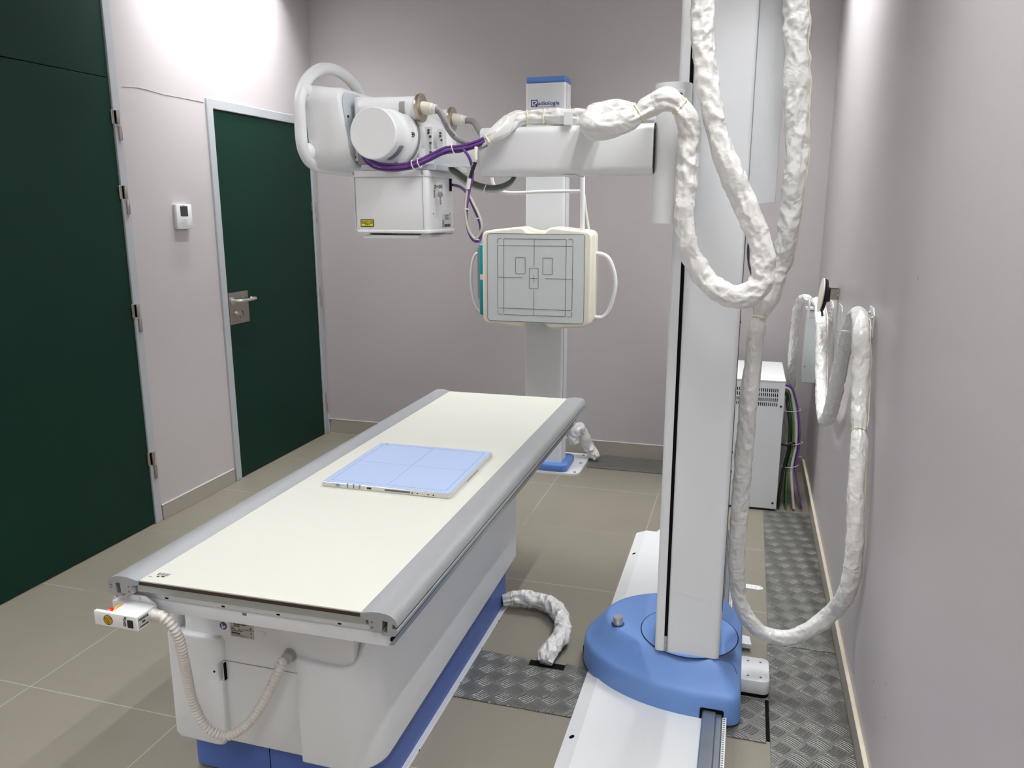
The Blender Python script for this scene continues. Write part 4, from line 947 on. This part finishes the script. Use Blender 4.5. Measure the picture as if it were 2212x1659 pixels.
for y, z in yz(2.069, 2.36, 1.676, 1.866, .04):
    k = (1.875-z)/.2; vs.append(b.verts.new((-1.109+.025*k+.0004, y+.015*k*(1 if y < 2.2 else 0), z)))
f_ = b.faces.new(vs); bmesh.ops.recalc_face_normals(b, faces=b.faces[:]); bmesh.ops.solidify(b, geom=b.faces[:], thickness=.002); m.merge(b)
m.build('console_back_cover', mat('cover_grey', srgb(196, 202, 208), .45), ts)
m = MB(); m.cyl((-1.098, 2.09, 1.80), (-1.094, 2.09, 1.80), .0035, 10); m.cyl((-1.086, 2.10, 1.69), (-1.082, 2.10, 1.69), .003, 10); m.split('cover_screw', ink2, ts)
# wrap-round handle ring
hx = -1.212
rp = [(2.033, 1.84), (2.030, 1.78), (2.036, 1.715), (2.065, 1.682), (2.12, 1.668), (2.2, 1.665), (2.36, 1.668), (2.43, 1.70), (2.46, 1.78), (2.44, 1.86), (2.37, 1.920), (2.28, 1.947), (2.2, 1.948), (2.13, 1.930), (2.065, 1.888)]
m = MB(); m.tube([(hx, y, z) for y, z in rp], .0165, 18, closed=True, flat=(1, 1)); m.build('handle_ring', white, ts)
m = MB()
for y_, z_ in ((2.06, 1.87), (2.06, 1.705), (2.40, 1.72), (2.40, 1.86)): m.sphere((hx+.004, y_, z_), .024, (.8, 1, 1), 16)
m.split('handle_web', white, ts)
# small bits between housing and collimator
m = MB(); m.box(-1.06, -.835, 2.085, 2.34, 1.652, 1.668, bev=.002, seg=1); m.build('mounting_ring_plate', mat('cover_grey', (0, 0, 0)), ts)
m = MB(); m.box(-1.075, -1.035, 2.098, 2.104, 1.668, 1.712); m.cyl((-1.045, 2.098, 1.682), (-1.045, 2.090, 1.682), .007, 16); m.build('side_lug', mat('grey_lug', srgb(150, 154, 158), .4), ts)
# collimator
KX0, KX1, KY0, KY1, KZ0, KZ1 = -1.088, -.857, 2.08, 2.285, 1.487, 1.650
m = MB(); m.prism(rrect(KX0, KX1, KY0, KY1, .014, 5), KZ0, KZ1, 'z', bev=.003, seg=2); km = m.build('collimator', white, ts)
m = MB(); m.prism(rrect(KX0-.003, KX1+.003, KY0-.002, KY1+.003, .014, 5), KZ1-.016, KZ1+.002, 'z', bev=.003, seg=2); m.prism(rrect(KX0+.006, KX1+.003, KY0-.002, KY1+.003, .014, 5), KZ0-.006, KZ0+.003, 'z', bev=.003, seg=2); m.split('collimator_trim', white, km)
m = MB(); m.box(KX0+.008, KX0+.009, KY0-.0006, KY0+.001, KZ0+.006, KZ1-.016); m.box(KX1-.016, KX1-.015, KY0-.0006, KY0+.001, KZ0+.006, KZ1-.016); m.box(KX0+.008, KX1-.015, KY0-.0026, KY0-.0018, KZ1-.017, KZ1-.016)
m.box(KX1-.019, KX1-.012, KY0-.0026, KY0-.001, KZ1-.011, KZ1+.001); m.box(KX0+.004, KX0+.008, KY0-.0028, KY0-.001, KZ1-.010, KZ1); m.build('panel_seams', mat('seam_grey', (0, 0, 0)), km)
a = at(779, 474, Y=KY0); b2 = at(808, 490, Y=KY0)
m = MB(); m.box(a.x, b2.x, KY0-.0008, KY0+.001, b2.z, a.z); wl1 = m.build('laser_label', ink2, km)
m = MB(); q = .0025; m.box(a.x+q, b2.x-q, KY0-.0014, KY0-.0006, b2.z+q, a.z-q); m.build('label_field', yell3, wl1)
m = MB(); wq = b2.x-a.x; hq = a.z-b2.z
for k, s_ in enumerate(('RADIACION LASER', 'NO MIRAR AL HAZ', 'CLASE II')): m.text(s_, hq*.2, ((a.x+b2.x)/2, KY0-.0017, a.z-hq*(.38+.2*k)), (1, 0, 0), (0, 0, 1), align='CENTER', font_bold=.0001)
m.build('label_text', ink2, wl1)
# side labels, key
sx_ = KX1+.0005
a = at(955, 463, X=sx_); b2 = at(975, 490, X=sx_)
m = MB(); m.box(sx_-.001, sx_+.0003, a.y, b2.y, min(a.z, b2.z), max(a.z, b2.z)); sl_ = m.build('serial_label', mat('label_grey', (0, 0, 0)), km)
m = MB(); z1_, z0_ = max(a.z, b2.z), min(a.z, b2.z); dy = (b2.y-a.y)
for k in range(12): m.box(sx_+.0003, sx_+.0007, a.y+dy*(.22+.055*k), a.y+dy*(.22+.055*k+.025+.015*(k % 2)), z0_+.001, z0_+.009)
for k in range(5): m.box(sx_+.0003, sx_+.0007, a.y+dy*.3, a.y+dy*(.75-.08*(k % 3)), z1_-.003-.003*k, z1_-.0018-.003*k)
for k in range(5): m.box(sx_+.0003, sx_+.0007, a.y+dy*.03, a.y+dy*.18, z0_+.002+.004*k, z0_+.004+.004*k)
m.build('label_print', ink2, sl_)
a = at(938, 418, X=sx_); m = MB()
for k in range(6): m.box(sx_-.0003, sx_+.0004, a.y-.003, a.y+.006, a.z-.0105+.0035*k, a.z-.009+.0035*k)
m.build('barcode', inkm, km)
kp = at(939, 403, X=sx_); m = MB(); m.cyl((sx_-.001, kp.y, kp.z), (sx_+.004, kp.y, kp.z), .0055, 18, bev=.001); ky = m.build('key_lock', steel, km)
m = MB(); m.box(sx_+.004, sx_+.014, kp.y-.001, kp.y+.001, kp.z-.003, kp.z+.003); m.box(sx_+.012, sx_+.024, kp.y-.001, kp.y+.001, kp.z-.005, kp.z+.005, bev=.0009, seg=1)
m.tube([(sx_+.016+.006*math.cos(k*PI/6), kp.y+.001, kp.z-.010+.006*math.sin(k*PI/6)) for k in range(12)], .0007, 6, closed=True, smooth=False)
m.cyl((sx_+.016, kp.y-.001, kp.z-.022), (sx_+.016, kp.y+.001, kp.z-.022), .0085, 16); m.box(sx_+.0145, sx_+.0175, kp.y-.001, kp.y+.001, kp.z-.050, kp.z-.028)
m.box(sx_+.0175, sx_+.020, kp.y-.001, kp.y+.001, kp.z-.046, kp.z-.043); m.box(sx_+.0175, sx_+.0195, kp.y-.001, kp.y+.001, kp.z-.040, kp.z-.037)
m.build('hanging_key', steel, km)
m = MB()
for px, py in ((934, 382), (936, 462), (975, 387), (972, 461)): c = at(px, py, X=sx_); m.cyl((sx_-.001, c.y, c.z), (sx_+.0008, c.y, c.z), .0018, 8)
m.split('side_screw', inkm, km)
m = MB(); m.box(KX1-.002, KX1+.0015, 2.245, 2.262, 1.598, 1.634); m.build('cable_slot', dark, km)
m = MB(); m.box(KX0+.026, KX1-.034, KY0+.006, KY1-.03, KZ0-.021, KZ0-.012, bev=.001, seg=1); m.box(KX0+.035, KX0+.04, KY0+.03, KY1-.04, KZ0-.012, KZ0-.006); m.box(KX1-.04, KX1-.035, KY0+.03, KY1-.04, KZ0-.012, KZ0-.006); m.build('exit_window', mat('exit_plate', srgb(222, 226, 222), .3), km)
m = MB(); m.box(KX1-.03, KX1+.0, KY0+.10, KY1-.02, KZ0-.014, KZ0-.010); m.build('accessory_rail', alud, km)

# ------------------------------------------------------------------ cables at the tube head
def cable(name, pts, r, m_, label, group=None, step=.006, n=10):
    m = MB(); m.tube(pts, r, n, step=step); o = m.build(name, m_, ang=80); tag(o, label, 'cable', group); return o
def cable_tie(parent, p, r, axis=(1, 0, 0), m_=None):
    q = Vector((0, 0, 1)).rotation_difference(Vector(axis).normalized()).to_matrix()
    m = MB(); m.tube([Vector(p)+q@Vector((math.cos(k*PI/8)*r, math.sin(k*PI/8)*r, 0)) for k in range(16)], .0016, 6, closed=True, smooth=False); m.build('cable_tie', m_ or tiew, parent)
h1 = (-.880+.05, 2.081, 1.808)
hv = cable('high_voltage_cable', [Vector(h1)+Vector((-.01, 0, 0)), h1]+A_([(945, 236, 2.085), (958, 255, 2.09), (969, 278, 2.095), (985, 297, 2.10), (1008, 308, 2.10), (1034, 316, 2.105), (1052, 310, 2.11)]), .0088, greyc, 'thick grey cable from the nearer horn with ring, printed with letters')
# lettering on the cable
P = spline([h1]+A_([(945, 236, 2.085), (958, 255, 2.09), (969, 278, 2.095), (985, 297, 2.10)]), .002)
m = MB(); i0 = int(len(P)*.55)
for k, ch in enumerate('LOGAPLEX'[::-1]):
    i = min(len(P)-3, i0+k*3); t_ = (P[i+2]-P[i-2]).normalized(); pos = P[i]; vd = (Vector((0, 0, CH))-pos).normalized(); nrm = (vd-t_*vd.dot(t_)).normalized(); up = nrm.cross(-t_)
    m.text(ch, .008, pos+nrm*.0086-up*.003, -t_, up, font_bold=.0001)
m.build('cable_print', ink2, hv)
h2 = (-.903+.05, 2.381, 1.81)
cable('high_voltage_cable', [Vector(h2)+Vector((-.01, 0, 0)), h2]+A_([(1020, 262, 2.38), (1032, 277, 2.36), (1042, 295, 2.345), (1060, 330, 2.32)]), .0088, greyc, 'thick grey cable from the farther horn, passing behind the arm')
base = [(783, 330, 2.03), (792, 344, 2.03), (812, 357, 2.035), (850, 362, 2.045), (893, 356, 2.055), (930, 340, 2.075), (962, 325, 2.08), (995, 321, 2.085), (1030, 311, 2.095), (1045, 304, 2.10)]
for k, (dx, dy, dd) in enumerate(((0, -6, 0), (2, 0, -.003), (-1, 6, .002))):
    o = cable('purple_cable', A_([(x+dx, y+dy*1.0, Y+dd) for i, (x, y, Y) in enumerate(base)]), .0036, purple, ('upper', 'front', 'lower')[k]+' strand of the purple cable bundle below the round tube housing', 'purple cables strung below the tube housing')
    if k == 1:
        for px, py, Y in ((893, 356, 2.053), (906, 352, 2.056), (980, 322, 2.080)): cable_tie(o, at(px, py, Y=Y), .0125, (1, 0, .3))
cable('purple_cable', A_([(1000, 322, 2.082), (1010, 334, 2.085), (1018, 352, 2.09), (1021, 380, 2.09), (1014, 410, 2.085), (1009, 440, 2.08), (1007, 465, 2.08), (1011, 495, 2.08), (1022, 518, 2.08), (1033, 522, 2.08), (1039, 508, 2.08), (1036, 480, 2.08), (1024, 450, 2.085), (1010, 420, 2.10), (996, 405, 2.16), (980, 400, 2.25), (972, 399, 2.262)]), .0040, purple, 'purple cable hanging in a long loop beside the collimator box', 'purple cables strung below the tube housing')
gl = cable('grey_cable', A_([(1017, 366, 2.085), (1013, 380, 2.08), (1009, 410, 2.078), (1005, 445, 2.075), (1006, 470, 2.075), (1014, 500, 2.075), (1027, 516, 2.075), (1036, 506, 2.075), (1041, 490, 2.075), (1036, 468, 2.075), (1026, 446, 2.08), (1012, 420, 2.098), (998, 407, 2.16), (984, 402, 2.25)]), .0036, greyl, 'thin light grey cable looping together with the hanging purple cable')
for px, py, Y in ((1007, 453, 2.08), (1035, 473, 2.08), (1031, 519, 2.08)): cable_tie(gl, at(px, py, Y=Y), .0075, (0, .3, 1))
m = MB(); m.tube(A_([(1029, 318, 2.09), (1027, 332, 2.085), (1028, 345, 2.085)]), .005, 10); m.tube(A_([(1028, 345, 2.085), (1024, 352, 2.083), (1020, 362, 2.083)]), .003, 8); cn = m.build('connector', plug); tag(cn, 'small white cable connector dangling from the end of the arm sleeve', 'connector')
m = MB(); m.tube(A_([(1027, 350, 2.083), (1021, 366, 2.083), (1015, 384, 2.08)]), .0052, 10); m.build('shrink_sleeve', black, cn)
m = MB(); m.tube(A_([(1014, 386, 2.078), (1010, 408, 2.077)]), .0058, 10, smooth=False); m.build('cable_tag', labelw, cn)
und = [(945, 357, 2.20), (962, 361, 2.20), (985, 375, 2.21), (1010, 393, 2.22), (1040, 405, 2.23), (1070, 407, 2.24), (1095, 398, 2.25), (1108, 385, 2.26), (1113, 372, 2.27)]
for k, (dx, dy, dd, mm, s_) in enumerate(((4, -6, 0, grnw, 'green and yellow'), (2, -1, -.006, greyd, 'dark grey'), (0, 5, 0, greyl, 'light grey'))):
    o = cable(('earth_cable', 'power_cable', 'power_cable')[k], A_([(x+dx, y+dy, Y+dd) for x, y, Y in und]), (.0030, .0062, .0058)[k], mm, s_+' cable sagging below the horizontal arm', 'cables sagging below the arm')
    if k == 1:
        for px, py, Y in ((962, 361, 2.195), (1050, 406, 2.225)): cable_tie(o, at(px, py, Y=Y), .0125, (1, 0, -.4))
# exposed cables where the sleeve is open beside the column
for k, (dx, mm, s_) in enumerate(((0, greyd, 'dark grey'), (4, greyl, 'light grey'), (9, grnw, 'green and yellow'))):
    cable('power_cable', A_([(1622+dx, 505, 2.50), (1617+dx, 540, 2.49), (1620+dx, 575, 2.47), (1632+dx, 610, 2.44), (1645+dx*.5, 640, 2.40)]), .0050, mm, s_+' cable bare beside the column where the sleeve is open', 'bare cables beside the column')

# ================================================================== GENERATOR CABINET
gc = empty('generator_cabinet', (0, 4.36, 0), 'white sheet-metal cabinet with rows of vent slots in the back right corner', 'cabinet')
GX0, GX1, GY0, GY1, GZ = -.20, .219, 4.11, 4.62, .70
m = MB(); m.box(GX0, GX1, GY0, GY1, .012, GZ-.012, bev=.002, seg=1); gb = m.build('cabinet_body', white2, gc)
MB().box(GX0-.001, GX1+.001, GY0-.001, GY1+.001, GZ-.0115, GZ, bev=.002, seg=1).build('cabinet_lid', white, gc)
m = MB()
for i in range(38):
    for j in range(4):
        x = GX0+.02+i*.0098; z = .655-.0245*j
        if x < GX1-.025: m.box(x, x+.0045, GY0-.0006, GY0+.002, z-.018, z)
m.build('vent_slots', dark, gb)
for x, z in ((GX1-.014, .565), (GX1-.020, .045), (GX0+.02, .565)):
    MB().cyl((x, GY0+.001, z), (x, GY0-.002, z), .006, 16).build('cabinet_screw', mat('grey_screw', (0, 0, 0)), gb)
m = MB()
for x in (GX0+.04, GX1-.04):
    for y in (GY0+.05, GY1-.05): m.cyl((x, y, 0), (x, y, .014), .018, 16)
m.split('foot', black, gc)
m = MB()
for z in (.54, .41, .2, .15, .13, .11): m.cyl((GX1, GY0+.03, z), (GX1+.003, GY0+.03, z), .003, 8)
m.split('side_screw', steel, gb)
# cables behind it
kinds = [(blackc, 'black'), (grn, 'green'), (greyl, 'light grey'), (purple, 'purple'), (blackc, 'black'), (grnw, 'green and yellow'), (greyd, 'dark grey'), (purple, 'purple'), (greyl, 'light grey'), (blackc, 'black'), (blc, 'blue'), (grn, 'green')]
for k, (mm, s_) in enumerate(kinds):
    rr_ = .0070 if s_ in ('black', 'light grey') else .0048
    gx, gy = (k % 4-1.5)*.0162, (k//4-1)*.0195
    B_ = lambda x, y, z, sx=1, sy=1: Vector((GX1+x+gx*sx, y+gy*sy, z))
    pts = [Vector((GX1+.004, 4.39+gy, .60+gx)), Vector((GX1+.032+gx*.3, 4.39+gy, .592+gx)), B_(.052, 4.385, .53), B_(.072, 4.335, .42), B_(.074, 4.285, .31), B_(.058, 4.245, .20, 1.2, 1.2), B_(.062, 4.205, .10, 1.9, 1.6), B_(.070, 4.185, .012, 2.4, 2.0)]
    o = cable('bundle_cable', pts, rr_, mm, s_+' cable in the bundle curving down behind the white cabinet', 'cables behind the cabinet, '+s_)
    if k == 5:
        cen = spline([Vector((GX1+.052, 4.385, .53)), Vector((GX1+.072, 4.335, .42)), Vector((GX1+.074, 4.285, .31)), Vector((GX1+.058, 4.245, .20))], .005)
        for z_ in (.49, .33, .215):
            c_ = min(cen, key=lambda p: abs(p.z-z_)); m = MB(); m.tube([c_+Vector((.041*math.cos(a*PI/8), .037*math.sin(a*PI/8), .006*math.cos(a*PI/8))) for a in range(16)], .0018, 6, closed=True, smooth=False); m.build('cable_tie', tiew, o)
cable('black_cable', [Vector((GX1-.005, 4.25, .335)), Vector((GX1+.03, 4.25, .325)), Vector((GX1+.07, 4.26, .335)), Vector((GX1+.085, 4.28, .30))], .007, blackc, 'short black cable leaving the cabinet side into the bundle')

# ================================================================== WALL DUCT, WALL UNIT, BRACKETS
wd = empty('wall_duct', (.355, 4.6, .6), 'narrow grey vertical metal duct on the right wall near the back corner', 'duct')
MB().box(.322, XR, 4.52, 4.60, .61, 1.01, bev=.003, seg=1).build('duct_body', panelg, wd)
MB().box(.318, XR, 4.515, 4.60, 1.012, 1.022).build('duct_cap', white2, wd)
m = MB(); m.cyl((.333, 4.521, .995), (.333, 4.518, .995), .003, 8); m.cyl((.333, 4.521, .70), (.333, 4.518, .70), .003, 8); m.split('duct_screw', dark, wd)

wu = empty('wall_speaker', (XR, 3.76, 1.15), 'white oval-faced unit with black back on a steel arm, on the right wall', 'wall unit')
uc = at(1781, 636, Y=3.76); uy = 3.76
m = MB(); Mx = Matrix.Translation((uc.x-.006, uy, uc.z-.004)) @ Matrix.Rotation(math.radians(4), 4, 'Z') @ Matrix.Rotation(math.radians(5), 4, 'Y')
m.lathe([(0, 0), (0, .05), (.002, .066), (.006, .075), (.010, .076), (.012, 0)], (0, 0, 0), (-1, 0, 0), 40)
bmesh.ops.transform(m.bm, matrix=Mx @ Matrix.Diagonal((1, .8, 1, 1)), verts=m.bm.verts[:]); m.build('white_face', cream, wu)
m = MB(); m.lathe([(0, 0), (.0, .055), (.004, .07), (.012, .074), (.0125, 0)], (.014, 0, 0), (-1, 0, 0), 40)
bmesh.ops.transform(m.bm, matrix=Mx @ Matrix.Diagonal((1, .8, 1, 1)), verts=m.bm.verts[:]); m.build('black_shell', black, wu)
m = MB(); m.box(uc.x+.004, uc.x+.022, uy-.03, uy+.03, uc.z-.03, uc.z+.03, bev=.005); m.sphere((uc.x+.016, uy-.01, uc.z+.026), .008, (1, 1, 1), 12); m.build('mount_block', black, wu)
m = MB(); m.box(uc.x+.02, XR-.003, uy-.004, uy+.0, uc.z-.022, uc.z+.028); m.box(uc.x+.02, XR-.003, uy-.004, uy+.05, uc.z+.025, uc.z+.028); m.box(XR-.004, XR, uy-.012, uy+.06, uc.z-.022, uc.z+.028); m.build('steel_arm', steel, wu)
m = MB(); m.cyl((XR-.004, uy-.006, uc.z+.016), (XR-.009, uy-.006, uc.z+.016), .003, 8); m.cyl((XR-.004, uy-.006, uc.z-.002), (XR-.009, uy-.006, uc.z-.002), .003, 8); m.split('arm_screw', chrome, wu)
m = MB(); m.tube([(uc.x-.006, uy-.01, uc.z-.074), (uc.x-.004, uy-.01, uc.z-.085), (uc.x-.002, uy-.01, uc.z-.096)], .005, 8); m.build('lead', blc, wu)

def bracket(y0, y1, zt, out, label):
    t = empty('cable_bracket', (XR, (y0+y1)/2, zt-.06), label, 'bracket', 'white cable brackets on the right wall')
    m = MB(); m.prism([(y0, zt-.09), (y0, zt-.02), (y0+.03, zt), (y1, zt), (y1, zt-.09)], XR-.004, XR, 'x', bev=.0008, seg=1)
    m.prism([(y0, zt-.085), (y0, zt-.01), (y0+.03, zt+.005), (y1, zt+.005), (y1, zt-.085)], out-.003, out, 'x', bev=.0008, seg=1)
    m.box(out-.003, XR-.002, y1-.022, y1, zt-.088, zt-.084); m.build('bent_plate', white, t)
    m = MB()
    for yy, zz in ((y0+.02, zt-.03), (y0+.02, zt-.065), (y1-.02, zt-.02), (y1-.02, zt-.055)): m.cyl((XR-.004, yy, zz), (XR-.010, yy, zz), .004, 8); m.cyl((XR-.004, yy, zz), (XR-.0055, yy, zz), .007, 12)
    m.split('wall_screw', chrome, t)
bracket(2.70, 2.80, 1.237, .300, 'white U-shaped cable bracket on the right wall holding the nearest sleeve')
bracket(3.93, 4.05, 1.118, .292, 'white U-shaped cable bracket on the right wall behind the oval unit')

# ================================================================== FLOOR PLATES
def plate(poly, label, h=.005, holes=None):
    m = MB(); m.prism(poly, 0, h, 'z', bev=.0008, seg=1); o = m.build('checker_plate', tread); return tag(o, label, 'floor plate', 'aluminium checker plates on the floor')
p1 = plate([(-.832, 2.133), (-.4405, 2.133), (-.4405, 2.418), (-.52, 2.418), (-.52, 2.372), (-.645, 2.372), (-.645, 2.41), (-.832, 2.416)], 'checker plate between the table plinth and the white floor track, with a cable opening')
m = MB(); m.box(-.645, -.52, 2.373, 2.41, .0, .002); o = m.build('cable_opening', dark, p1)
plate([(.155, 2.752), (.383, 2.752), (.383, 4.105), (.155, 4.105)], 'long checker plate along the right wall leading to the white cabinet')
plate([(.150, -.2), (.383, -.2), (.383, 2.746), (.150, 2.746)], 'nearest checker plate along the right wall beside the blue base')
plate([(.026, 2.178), (.138, 2.178), (.138, 2.395), (.026, 2.395)], 'small checker plate under the right edge of the blue base')
plate([(-.87, 4.545), (-.865, 4.54), (-.21, 4.54), (-.21, 4.80), (-.88, 4.80)], 'thin checker plate on the floor along the back wall')
m = MB(); m.box(.1385, .1495, 2.19, 2.40, 0, .001); o = m.build('trim_6', dark); struct(o, 'dark gap between the floor plates')
m = MB()
for px_, py_, h_ in ((1983, 601, .010), (1887, 1472, .006), (1914, 1477, .005), (1912, 1550, .004)):
    c = at(px_, py_, X=XR); m.box(XR-.0004, XR+.001, c.y-.0018, c.y+.0018, c.z-h_*.5, c.z+h_*.5)
struct(m.build('trim_7', mat('scuff', srgb(120, 114, 110), .8)), 'small grey scuff marks on the right wall')
# strap on the floor
sp_ = empty('plastic_strap', (.10, 3.2, 0), 'short white plastic strap with blue mark lying across the floor right of the column', 'strap')
s0, s1 = at(1598, 1263, Z=.002), at(1648, 1271, Z=.002); d_ = (s1-s0).normalized(); nrm = Vector((-d_.y, d_.x, 0)); w_ = .019
m = MB(); c_ = [s0-nrm*w_, s1-nrm*w_-d_*.015, s1-nrm*w_*.4, s1+nrm*w_*.4, s1+nrm*w_-d_*.015, s0+nrm*w_]; m.prism([(v.x, v.y) for v in c_], .0, .002, 'z'); m.build('strap_band', white, sp_)
m = MB(); q0 = s0+d_*.012; c_ = [q0-nrm*.002, q0+d_*.012-nrm*.002, q0+d_*.012+nrm*.016, q0+nrm*.016]; m.prism([(v.x, v.y) for v in c_], .002, .0025, 'z'); m.build('blue_mark', inkb, sp_)
m = MB()
for k in range(4): c_ = s0+d_*(.03+.018*k); m.cyl((c_.x, c_.y, .0018), (c_.x, c_.y, .0024), .002, 8)
m.build('strap_hole', inkm, sp_)
